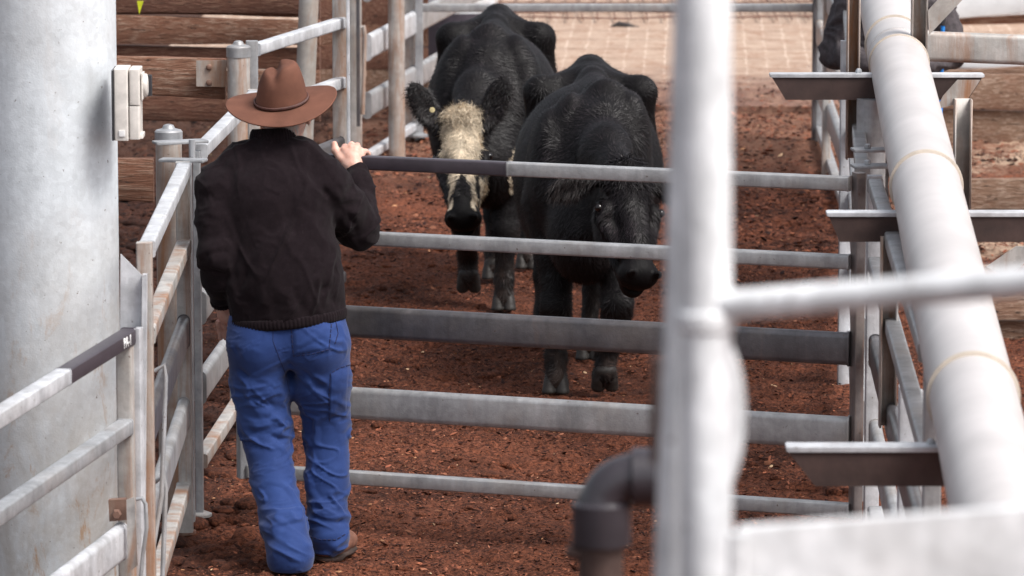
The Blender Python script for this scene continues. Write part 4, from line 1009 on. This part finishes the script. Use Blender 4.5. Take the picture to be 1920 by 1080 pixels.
Ym = 16.93
B = Sdf()
pel = A3(540, 612, 16.93); che = A3(508, 400, 16.97); nk = A3(517, 268, 17.02); hd = A3(537, 203, 17.06)
shL = A3(420, 352, 16.97); shR = A3(604, 350, 17.0); elL = A3(408, 474, 16.89); elR = A3(678, 425, 17.12)
wrL = A3(418, 562, 17.06); wrR = A3(668, 322, 17.315)
hipL = A3(490, 650, 16.92); hipR = A3(597, 645, 16.92); knL = A3(500, 815, 16.88); knR = A3(613, 805, 16.95)
anL = A3(541, 1040, 16.68); anR = A3(615, 1022, 16.85)
B.ell(pel, (.165, .11, .13), k=.06).ell((pel+che)/2, (.155, .10, .20), k=.08).ell(che, (.175, .11, .20), k=.08)
B.chain([shL, nk+np.array((0, 0, -.03)), shR], [.06, .06, .06], k=.06)
B.cone(nk+np.array((0, 0, -.03)), hd+np.array((0, 0, -.05)), .058, .055, .03)
B.ell(hd, (.076, .096, .108), k=.03)                              # cranium
B.ell(hd+(0, .035, -.075), (.056, .062, .058), k=.03)              # jaw
B.cone(hd+(0, .092, -.005), hd+(0, .112, -.045), .010, .016, .012)  # nose
B.ell(hd+(0, .084, -.078), (.024, .012, .007), k=.008).ell(hd+(0, .092, -.078), (.03, .01, .0016), k=.003, op='s').ell(hd+(0, .078, -.112), (.022, .02, .016), k=.015)
B.ell(hd+(0, .082, .014), (.055, .014, .010), k=.012)              # brow
for s in (-1, 1):
    B.ell(hd+(s*.032, .095, -.006), (.016, .010, .010), k=.008, op='s').ell(hd+(s*.032, .082, -.006), (.0125, .0125, .0125), k=.004)
    B.ell(hd+(s*.080, -.002, -.028), (.010, .020, .034), k=.008).ell(hd+(s*.092, .004, -.026), (.008, .012, .022), k=.004, op='s')
for a, b_, c_, hp_, kn, an in ((shL, elL, wrL, hipL, knL, anL), (shR, elR, wrR, hipR, knR, anR)):
    B.chain([a, b_, c_], [.052, .038, .027], k=.02); B.chain([hp_, kn, an], [.075, .046, .03], k=.02)
    B.ell(an+(0, .07, -.045), (.03, .08, .025), k=.02)
# right hand over the gate rail (palm towards +Y, fingers over the top)
def hand(cpt, knuckles, thumb, r=.0095):
    for ch, rr_ in knuckles: B.chain(ch, rr_, k=.006)
    B.chain(thumb[0], thumb[1], k=.010)
gy = 17.36
K = [A3(646, 281, gy-.012), A3(658, 276, gy-.012), A3(669, 278, gy-.010), A3(679, 285, gy-.006)]
B.chain([wrR, A3(662, 303, gy-.035)], [.027, .026], k=.02, sq=((0, 1, 0), .75))
for q in K: B.cone(A3(664, 312, gy-.040), q, .025, .0150, .012)
for i, q in enumerate(K):
    k1 = q+(0.001, .030, .006); k2 = q+(.002, .062, -.010); k3 = q+(.002, .066, -.034)
    if i == 3: k1 = q+(.012, .024, .000); k2 = q+(.020, .050, -.012); k3 = q+(.020, .062, -.030)
    r_ = [.0135, .0122, .0115, .0102][i]
    B.chain([q, k1, k2, k3], [r_+.001, r_*.95, r_*.9, r_*.8], k=.005)
B.chain([A3(655, 312, gy-.045), A3(640, 297, gy-.020), A3(629, 282, gy-.005), A3(627, 270, gy+.004)], [.019, .016, .0135, .0112], k=.010)
# left hand at the front pocket
B.chain([wrL, wrL+(.01, .035, -.06)], [.028, .034], k=.02, sq=((0, 1, 0), .6))
for i in range(4):
    q = wrL+(-.02+.019*i, .05, -.09); B.chain([q, q+(.004, .02, -.035), q+(.006, .012, -.06)], [.0105, .0098, .0085], k=.005)
B.chain([wrL+(.03, .03, -.03), wrL+(.055, .045, -.055), wrL+(.062, .05, -.085)], [.014, .012, .0095], k=.008)
lo, hi = B.bounds(.02); V, Q, N = polygonize(B, lo, hi, .0058)
kn_ = fbm(V*60, 3, 3)*.0009; V = V+N*kn_[:, None]
man = mk('person', V, Q, M['skin'], None, smooth=True, loc=(pel[0], pel[1], 0)); tag(man, 'man in brown hat, black jacket and blue trousers with one hand on the gate', 'person')
for s in (-1, 1):
    MB().lathe(hd+np.array((s*.032, .0925, -.006)), [(.001, -.0), (.006, .001), (.0005, .003)], 12, (0, 1, 0)).build('eye', M['eye'], man)
# stubble and hair under the hat
wt = np.exp(-((V[:, 2]-hd[2]+.03)/.045)**2)*(np.linalg.norm((V-hd)[:, :2], axis=1) < .13)*(V[:, 1] < hd[1]+.045)*(V[:, 2] > hd[2]-.09)
wt = wt*np.where(V[:, 0] > hd[0]+.045, .08, 1); P, Nn, f = sample(V, Q, N, 3200, wt+1e-12); dr = _n(Nn*.3+np.array((0, 0, -1.))+RNG.normal(0, .2, P.shape))
strands('hair', P, dr, Nn, RNG.uniform(.008, .018, len(P)), .0012, M['greyhair'], man, np.tile((.5, .5, .5), (len(P), 1)), 2, .1)

def folds(V, N, items, amp):
    """crease lines: items = (p0, p1, depth, width) as soft ridges (+) or valleys (-)"""
    D = np.zeros(len(V))
    for a, b_, d_, w_ in items:
        a = np.array(a); b_ = np.array(b_); ba = b_-a; X = V-a; h = np.clip((X @ ba)/(ba @ ba), 0, 1)
        r = np.linalg.norm(X-h[:, None]*ba, axis=1); D += d_*np.exp(-(r/w_)**2)*np.sin(np.clip(h, .02, .98)*np.pi)**.6
    return V+N*(D*amp)[:, None]
def creases(V, N, amp, fr, st, seed, mask=1.0, sharp=.8):
    P = V*np.array(st)*fr; wr = np.stack([fbm(P*.6+5, 2, seed), fbm(P*.6+11, 2, seed+1), fbm(P*.6+23, 2, seed+2)], 1)*.9
    r = 1-np.abs(vnoise(P+wr, seed+9))*2; r = np.clip(r, -1, 1); r = np.sign(r)*np.abs(r)**sharp
    return V+N*(r*amp*mask)[:, None]
# trousers
Tr = Sdf(); e1 = np.array((0, 0, 0))
Tr.ell(A3(538, 612, 16.93), (.212, .140, .155), k=.04)
Tr.ell(A3(492, 655, 16.875), (.10, .095, .10), k=.05).ell(A3(590, 650, 16.875), (.10, .095, .10), k=.05)
Tr.chain([A3(486, 650, 16.92), A3(490, 720, 16.92), A3(497, 800, 16.91), A3(512, 900, 16.83), A3(533, 990, 16.72), A3(544, 1042, 16.66)], [.116, .108, .091, .076, .075, .086], k=.03)
Tr.chain([A3(597, 650, 16.92), A3(603, 720, 16.93), A3(613, 800, 16.96), A3(614, 900, 16.92), A3(613, 970, 16.88), A3(617, 1005, 16.86)], [.115, .103, .080, .076, .070, .076], k=.03)
Tr.cone(A3(545, 700, 16.90), A3(546, 790, 16.60), .012, .010, .05, 's')
lo, hi = Tr.bounds(.03); V, Q, N = polygonize(Tr, lo, hi, .0052)
FL = []
def fpx(x0, y0, x1, y1, d, w_): FL.append((np.array(W(x0, y0, 16.82)), np.array(W(x1, y1, 16.82)), d, w_))
zz = V[:, 2]
low = np.clip((.62-zz)/.5, 0, 1)
def pinch(V, N, amp, fr, st, seed, shear, w_, mask=1.0):
    P = V*np.array(st)*fr; P[:, 2] += shear*P[:, 0]; wr = np.stack([fbm(P*.5+5, 2, seed), fbm(P*.5+11, 2, seed+1), fbm(P*.5+23, 2, seed+2)], 1)*1.1
    n_ = vnoise(P+wr, seed+9); gate = np.clip(.5+1.6*vnoise(P*.45+40, seed+4), 0, 1)
    return V+N*(amp*mask*gate*(-1.5*np.exp(-(n_/w_)**2)+.9*np.exp(-((n_-2.2*w_)/(1.6*w_))**2)))[:, None]
def ridges(V, N, amp, ang, la, lb, seed, w_, mask=1.0, ly=.12):
    ca, sa = math.cos(ang), math.sin(ang); a = V[:, 0]*ca+V[:, 2]*sa; b_ = -V[:, 0]*sa+V[:, 2]*ca
    P = np.stack([a/la, V[:, 1]/ly, b_/lb], 1); P = P+.55*np.stack([vnoise(P*.7+3, seed+1), vnoise(P*.7+13, seed+2), vnoise(P*.7+31, seed+3)], 1)
    n_ = vnoise(P, seed); g_ = np.clip(.35+1.5*vnoise(P*.5+50, seed+5), 0, 1); r = np.clip(1-np.abs(n_)/w_, 0, 1)
    return V+N*((r-.25)*amp*mask*g_)[:, None]
thigh = np.clip((zz-.45)/.3, 0, 1); shin = 1-thigh
V = ridges(V, N, .0085, -.75, .16, .050, 201, .30, thigh); V = ridges(V, N, .007, .55, .15, .045, 211, .28, thigh*.8)
V = ridges(V, N, .013, .12, .11, .036, 221, .34, shin); V = ridges(V, N, .010, -.45, .12, .038, 231, .32, shin*.9); V = ridges(V, N, .003, .3, .04, .014, 241, .4, .8)
for it in ((430, 650, 530, 690, -1.3, .014), (430, 690, 520, 730, -1.2, .012), (440, 735, 535, 770, -1, .012), (536, 600, 548, 730, -1.1, .010), (560, 690, 640, 760, -1.0, .012), (570, 730, 630, 720, -.8, .012), (455, 800, 540, 830, -1.2, .012), (460, 850, 545, 835, .9, .014),
           (575, 815, 650, 850, -1.4, .012), (580, 850, 652, 830, -1.2, .011), (590, 880, 650, 870, 1, .014), (580, 905, 650, 925, -1.2, .012), (478, 920, 560, 960, -1.2, .012), (490, 985, 575, 1010, -1.6, .013), (500, 1030, 580, 1015, -1.4, .011), (495, 1055, 580, 1045, 1.2, .012), (578, 950, 650, 965, -1.5, .012), (580, 985, 660, 975, -1.5, .011), (600, 940, 655, 975, 1.0, .013), (545, 740, 500, 790, -.9, .012), (470, 760, 545, 800, .8, .016)): fpx(*it)
V = folds(V, N, FL, .0085)
V[:, 2] = np.maximum(V[:, 2], .012)
tr = mk('trousers', V, Q, M['drill'], man, smooth=True)
TB = BVHTree.FromPolygons([Vector(v) for v in V], [tuple(q) for q in Q])
def drape(bvh, px, py, off=.0025, Y0=15.8):
    o_ = CAM; d = (W(px, py, 17)-CAM).normalized(); h_ = bvh.ray_cast(o_, d)
    if h_[0] is None: return None
    return h_[0]-d*off
def seam(bvh, pts, mat, parent, name='stitching', r=.0023, dash=None):
    mb = MB(); L = []
    for (x0, y0), (x1, y1) in zip(pts[:-1], pts[1:]):
        k = max(2, int(math.hypot(x1-x0, y1-y0)/3))
        L += [(x0+(x1-x0)*i/k, y0+(y1-y0)*i/k) for i in range(k)]
    L.append(pts[-1]); P3 = [drape(bvh, *q, .0005) for q in L]; run = []
    for i, q in enumerate(P3+[None]):
        cut = dash and (i % dash == dash-1)
        if q is not None: run.append(q)
        if (q is None or cut) and len(run) > 1: mb.tube(run, r, 6); run = []
        elif q is None: run = []
    if mb.v: mb.build(name, mat, parent)
def patch(bvh, quad, mat, parent, name, off=.0055, n_=22):
    (a, b_, c_, d_) = [np.array(q, float) for q in quad]; vs = []; 
    for i in range(n_+1):
        for j in range(n_+1):
            u_, v_ = i/n_, j/n_; q = (a*(1-u_)+b_*u_)*(1-v_)+(d_*(1-u_)+c_*u_)*v_
            e = min(u_, 1-u_, v_, 1-v_); h_ = drape(bvh, q[0], q[1], off*min(1, e*12)+.0003)
            vs.append(h_ if h_ is not None else vs[-1] if vs else Vector((0, 0, 0)))
    fs = [(i*(n_+1)+j, i*(n_+1)+j+1, (i+1)*(n_+1)+j+1, (i+1)*(n_+1)+j) for i in range(n_) for j in range(n_)]
    return mk(name, vs, fs, mat, parent, smooth=True)
M['thread'] = simple('dark_blue_thread', (.010, .014, .06), .9)
patch(TB, [(545, 598), (620, 600), (617, 655), (551, 668)], M['drill'], tr, 'back_pocket')
patch(TB, [(619, 700), (655, 684), (650, 770), (616, 785)], M['drill'], tr, 'leg_pocket')
seam(TB, [(545, 600), (550, 668), (585, 664), (617, 655), (622, 602)], M['thread'], tr, dash=3); seam(TB, [(549, 602), (554, 664), (585, 660)], M['thread'], tr, dash=3)
seam(TB, [(656, 684), (636, 690), (620, 700), (617, 740), (618, 790)], M['thread'], tr, dash=3); seam(TB, [(622, 702), (622, 745)], M['thread'], tr, dash=3)
seam(TB, [(630, 605), (634, 625), (628, 645)], M['thread'], tr, r=.002); seam(TB, [(512, 598), (512, 640), (535, 700), (543, 735)], M['thread'], tr, r=.0011)
seam(TB, [(580, 1005), (600, 1012), (630, 1012), (650, 1000)], M['thread'], tr, dash=3)
# jacket
J = Sdf()
J.ell(A3(508, 402, 16.965), (.222, .145, .225), k=.05)
J.ell(A3(530, 505, 16.93), (.212, .155, .19), k=.08)
J.cone(A3(532, 550, 16.93), A3(541, 600, 16.93), .150, .150, .05, sq=((1, 0, 0), 1.35))
J.chain([A3(418, 350, 16.97), A3(456, 311, 17.0), A3(510, 291, 17.0), A3(562, 301, 17.0), A3(605, 342, 17.0)], [.085, .078, .074, .076, .085], k=.04)
J.chain([A3(415, 352, 16.97), A3(408, 410, 16.92), A3(408, 478, 16.88), A3(412, 520, 16.93), A3(420, 552, 17.02)], [.082, .069, .064, .060, .048], k=.03)
J.chain([A3(606, 345, 17.0), A3(640, 390, 17.05), A3(668, 425, 17.12), A3(672, 400, 17.19), A3(671, 352, 17.27), A3(669, 326, 17.31)], [.092, .080, .074, .064, .050, .040], k=.03)
hemn = _unit((-.10, 0, 1)); J.ell(A3(541, 594, 16.93)-hemn*20.0, (20, 20, 20), k=.008, op='s')
lo, hi = J.bounds(.03); V, Q, N = polygonize(J, lo, hi, .0058)
V = creases(V, N, .0040, 7, (1.3, 1, .8), 23, 1.0, .8); V = creases(V, N, .0018, 22, (1, 1, 1), 33, 1.0)
arm = np.clip((V[:, 0]-A3(635, 400, 17)[0])/.05, 0, 1)+np.clip((A3(420, 400, 17)[0]-V[:, 0])/.04, 0, 1)
V = creases(V, N, .0038, 12, (.8, .8, 1.7), 43, arm, .7)
FL = []
V = ridges(V, N, .010, 1.15, .22, .075, 301, .35, 1-arm*.6); V = ridges(V, N, .008, 1.9, .20, .07, 311, .35, 1-arm*.6); V = ridges(V, N, .008, .2, .10, .045, 321, .35, arm)
hemz = np.clip(1-np.abs(V[:, 2]-A3(540, 560, 16.9)[2])/.06, 0, 1)
V = V+N*(hemz*.006*np.sin(V[:, 0]*70+3*fbm(V*8, 2, 3)))[:, None]
for it in ((475, 470, 545, 400, -1.1, .022), (440, 520, 520, 440, .9, .022), (540, 350, 560, 480, -.7, .025), (600, 330, 632, 420, -1.2, .014), (625, 340, 640, 400, .9, .014), (560, 560, 640, 530, -.9, .016), (450, 545, 480, 460, -1, .02), (640, 360, 668, 440, -1.1, .014), (655, 380, 700, 400, -1.1, .012), (650, 430, 700, 425, .8, .016), (380, 480, 430, 470, -1.3, .014), (375, 455, 425, 430, -1.0, .013), (385, 505, 430, 520, -1.1, .013), (400, 330, 395, 440, -.9, .014), (500, 560, 560, 520, .7, .02), (430, 350, 445, 470, -1.2, .013)): FL.append((np.array(W(it[0], it[1], 16.82)), np.array(W(it[2], it[3], 16.82 if it[0] < 600 else 17.05)), it[4], it[5]))
V = folds(V, N, FL, .0100)
jk = mk('jacket', V, Q, M['wool'], man, smooth=True)
def band(path, rx, ry, hgt, nrib, name, tilt=(0, 0, 1), rib=.0016, taper=1.0):
    c_ = Vector(path); q = Vector((0, 0, 1)).rotation_difference(Vector(tilt)); vs = []; fs = []; n_ = nrib*4; rows = 7
    for r in range(rows):
        t_ = r/(rows-1); bul = math.sin(t_*math.pi)**.5*.006
        for k in range(n_):
            a = k*2*math.pi/n_; e = 1+((taper-1)*t_); rb = rib*(1 if (k//2) % 2 else -1)
            vs.append(c_+q @ Vector(((rx*e+bul+rb)*math.cos(a), (ry*e+bul+rb)*math.sin(a), (t_-.5)*hgt)))
    for r in range(rows-1): fs += [(r*n_+k, r*n_+(k+1) % n_, (r+1)*n_+(k+1) % n_, (r+1)*n_+k) for k in range(n_)]
    i0 = len(vs)
    for k in range(n_): a = k*2*math.pi/n_; vs.append(c_+q @ Vector(((rx*taper-.012)*math.cos(a), (ry*taper-.012)*math.sin(a), .5*hgt-.004)))
    fs += [((rows-1)*n_+k, (rows-1)*n_+(k+1) % n_, i0+(k+1) % n_, i0+k) for k in range(n_)]
    for k in range(n_): a = k*2*math.pi/n_; vs.append(c_+q @ Vector(((rx-.012)*math.cos(a), (ry-.012)*math.sin(a), -.5*hgt+.004)))
    i1 = i0+n_; fs += [(k, i1+k, i1+(k+1) % n_, (k+1) % n_) for k in range(n_)]
    return mk(name, vs, fs, M['wool'], jk, smooth=True)
band(A3(540, 596, 16.93), .206, .150, .040, 90, 'hem_band', tilt=(-.10, 0, 1), rib=.0010)
band(A3(512, 256, 17.02), .083, .078, .058, 44, 'collar', tilt=(-.04, .12, 1), rib=.0012, taper=.88)
band(A3(668, 322, 17.315), .036, .034, .035, 26, 'cuff', tilt=(-.02, .25, 1), rib=.0010, taper=.95)
band(wrL+np.array((0, -.005, .0)), .040, .038, .04, 26, 'cuff', tilt=(-.1, -.5, 1), rib=.0010)
# boots
for an_, yw in ((anR, .30), (anL, -.15)):
    f_ = np.array((math.sin(yw), math.cos(yw), 0)); sd = np.array((math.cos(yw), -math.sin(yw), 0)); hl_ = np.array((an_[0], an_[1]+.015, 0))
    R2 = np.array([sd, f_, (0, 0, 1)]); b_ = Sdf()
    b_.ell(hl_+f_*.0+(0, 0, .05), (.046, .055, .055), R2, .03).ell(hl_+f_*.10+(0, 0, .045), (.050, .10, .042), R2, .04).cone(hl_+(0, .02, .06), hl_+(0, .03, .12), .040, .040, .03).ell(hl_+f_*.18+(0, 0, .042), (.046, .05, .036), R2, .03)
    b_.ell(hl_+(0, 0, -.145), (.4, .4, .16), None, .004, 's')
    lo, hi = b_.bounds(.01); V, Q, N = polygonize(b_, lo, hi, .006, 2); bt = mk('boot', V, Q, M['leather'], man, smooth=True)
    s_ = Sdf(); s_.ell(hl_+f_*.0+(0, 0, .014), (.050, .060, .020), R2, .02).ell(hl_+f_*.12+(0, 0, .012), (.055, .12, .016), R2, .03)
    lo, hi = s_.bounds(.01); V, Q, N = polygonize(s_, lo, hi, .006, 2); mk('sole', V, Q, M['sole'], bt, smooth=True)
    for k in range(3):
        q = hl_+f_*(.075+.02*k)+np.array((0, 0, .095-.008*k)); MB().tube([q-sd*.022, q+np.array((0, 0, .006)), q+sd*.022], .0025, 8).build('lace', M['thread'] if 0 else M['sole'], bt)
# hat
hc = A3(528, 191, 17.05)
rows = []; n_ = 96
q_ = Vector((0, 0, 1)).rotation_difference(Vector((-.11, -.25, 1)).normalized())
def hatpt(x, y, z): return Vector(hc)+q_ @ Vector((x, y, z))
def brimz(x, y, rr_, k):
    th = math.atan2(y, x); s2 = math.sin(th)**2
    return -.022*s2*k**1.2+.004*(1-s2)*k**2+(.002 if x > 0 else .010)*k**2*(1-s2)**2+.004*math.sin(2*th+.6)*k*k
for side in (1, -1):
    rows_ = [0, .12, .25, .4, .55, .7, .85, .96, 1.0]
    for k in (rows_ if side == 1 else rows_[::-1]):
        ring_ = []
        for i in range(n_):
            a = i*2*math.pi/n_; rx = .092+(.200-.092)*k; ry = .100+(.195-.100)*k
            x, y = rx*math.cos(a), ry*math.sin(a); ring_.append(hatpt(x, y, brimz(x, y, rx, k)+.0022*side+.002*math.sin(3*a+1)*k))
        rows.append(ring_)
vs = sum(rows, []); R_n = len(rows); fs = [(r*n_+k, r*n_+(k+1) % n_, ((r+1) % R_n)*n_+(k+1) % n_, ((r+1) % R_n)*n_+k) for r in range(R_n) for k in range(n_)]
hat = mk('hat', vs, fs, M['felt'], man, smooth=True); hat['label'] = 'wide brimmed brown felt hat'
vs = []; prof = [(0, 1.0), (.12, .985), (.3, .945), (.5, .88), (.68, .81), (.82, .74), (.92, .67), (.975, .60), (1.0, .50), (1.0, .45), (1.0, .30), (1.0, .15), (1.0, .02)]
for t_, rf in prof:
    for i in range(n_):
        a = i*2*math.pi/n_; x, y = .093*rf*math.cos(a), .101*rf*math.sin(a); z = .145*t_; x += .014*t_
        if t_ > .5:
            tt = (t_-.5)/.5; z += tt*(.13*(x-.014)-.030*math.exp(-((x+.010)/.022)**2)*(1 if y > -.075 else .55)+.003*math.exp(-((y+.06)/.05)**2)-.004)
            pin = .014*math.exp(-((y-.045)/.03)**2)*tt; x -= math.copysign(pin, x)*min(1, abs(x)/.03)
        vs.append(hatpt(x, y, z))
R_n = len(prof); fs = [(r*n_+k, r*n_+(k+1) % n_, (r+1)*n_+(k+1) % n_, (r+1)*n_+k) for r in range(R_n-1) for k in range(n_)]+[tuple(range((R_n-1)*n_, R_n*n_))]
o = mk('crown', vs, fs, M['felt'], hat, smooth=True)
mb = MB()
for ph in (0, math.pi*2/3, math.pi*4/3):
    pts = []
    for i in range(181):
        a = i*2*math.pi/180; rr_ = .0955+.0022*math.cos(a*36+ph); zz_ = .010+.0042*math.sin(a*36+ph); pts.append(hatpt(rr_*math.cos(a), (rr_+.008)*math.sin(a), zz_))
    mb.tube(pts, .0026, 6)
mb.build('hat_band', M['braid'], hat, ang=80)

# ------------------------------------------------------------------ bystander behind the pipe
P2 = Sdf(); y2 = 23.3; X0 = Xat(1675, y2, 1.2); q3 = lambda x, y, z: np.array((X0+x, y2+y, z))
P2.ell(q3(0, 0, .98), (.165, .12, .14), k=.05).ell(q3(0, .02, 1.25), (.19, .13, .24), k=.06).chain([q3(-.18, 0, 1.42), q3(0, 0, 1.47), q3(.18, 0, 1.42)], [.07, .07, .07], k=.04)
P2.cone(q3(0, 0, 1.45), q3(0, -.02, 1.6), .055, .055, .03).ell(q3(0, -.03, 1.66), (.078, .098, .12), k=.02).cone(q3(0, -.12, 1.66), q3(0, -.14, 1.63), .012, .016, .01)
for s in (-1, 1):
    P2.ell(q3(s*.03, -.122, 1.67), (.014, .008, .008), k=.006, op='s').ell(q3(s*.08, -.02, 1.65), (.01, .02, .03), k=.008)
    P2.chain([q3(s*.2, 0, 1.41), q3(s*.27, -.02, 1.20), q3(s*.12, -.22, 1.16)], [.055, .045, .032], k=.02)
    P2.ell(q3(s*.08, -.26, 1.15), (.045, .04, .022), k=.02)
    for i in range(4): P2.chain([q3(s*(.06-.012*i), -.28, 1.165-.014*i), q3(s*(.03-.012*i), -.30, 1.16-.016*i), q3(s*(.012-.012*i), -.285, 1.152-.018*i)], [.011, .010, .008], k=.004)
    P2.chain([q3(s*.09, -.24, 1.18), q3(s*.06, -.25, 1.205)], [.012, .009], k=.006)
    P2.chain([q3(s*.1, 0, .92), q3(s*.11, -.02, .5), q3(s*.11, .02, .08)], [.085, .058, .042], k=.03); P2.ell(q3(s*.12, -.07, .05), (.045, .12, .04), k=.02)
P2.ell(q3(0, -.13, 1.605), (.022, .01, .002), k=.003, op='s')
lo, hi = P2.bounds(.02); V, Q, N = polygonize(P2, lo, hi, .012); p2 = mk('person', V, Q, M['skin'], None, smooth=True, loc=(X0, y2, 0)); tag(p2, 'dark-clothed bystander mostly hidden behind the top of the white pipe', 'person')
J2 = Sdf(); J2.ell(q3(0, .02, 1.24), (.225, .16, .30), k=.05).chain([q3(-.18, 0, 1.42), q3(0, 0, 1.46), q3(.18, 0, 1.42)], [.095, .09, .095], k=.04)
for s in (-1, 1): J2.chain([q3(s*.21, 0, 1.40), q3(s*.285, -.02, 1.20), q3(s*.14, -.20, 1.16)], [.085, .072, .052], k=.03)
lo, hi = J2.bounds(.03); V, Q, N = polygonize(J2, lo, hi, .012); V = creases(V, N, .012, 14, (1, 1, 1.4), 3); mk('jacket', V, Q, simple('dark_quilted_cloth', (.06, .05, .055), .8, 0, 40, .5, .4), p2, smooth=True)
T2 = Sdf(); T2.ell(q3(0, 0, .95), (.19, .14, .14), k=.05)
for s in (-1, 1): T2.chain([q3(s*.1, 0, .90), q3(s*.115, -.02, .5), q3(s*.115, .02, .1)], [.11, .085, .08], k=.04)
lo, hi = T2.bounds(.03); V, Q, N = polygonize(T2, lo, hi, .012); V = creases(V, N, .008, 14, (1, 1, 1.4), 3); mk('trousers', V, Q, simple('dark_trouser_cloth', (.03, .022, .022), .8), p2, smooth=True)
# cap for the bystander (out of frame)
MB().lathe(q3(0, -.02, 1.70), [(.088, 0), (.09, .02), (.075, .065), (.04, .09), (.005, .095)], 24).build('cap', M['black'], p2)
bc = empty('stock_cane', tuple(q3(.245, -.12, .0)), 'bright blue plastic cane upright beside the bystander behind the pipe', 'cane')
cx_ = W(1767, 125, y2-.15); MB().tube([(cx_.x-.02, y2-.15, .0), (cx_.x, y2-.15, cx_.z+.2)], .010, 12).build('shaft', M['blue'], bc)
MB().tube([(cx_.x, y2-.15, cx_.z+.2), (cx_.x+.003, y2-.15, cx_.z+.32)], .014, 12).build('grip', M['black'], bc)
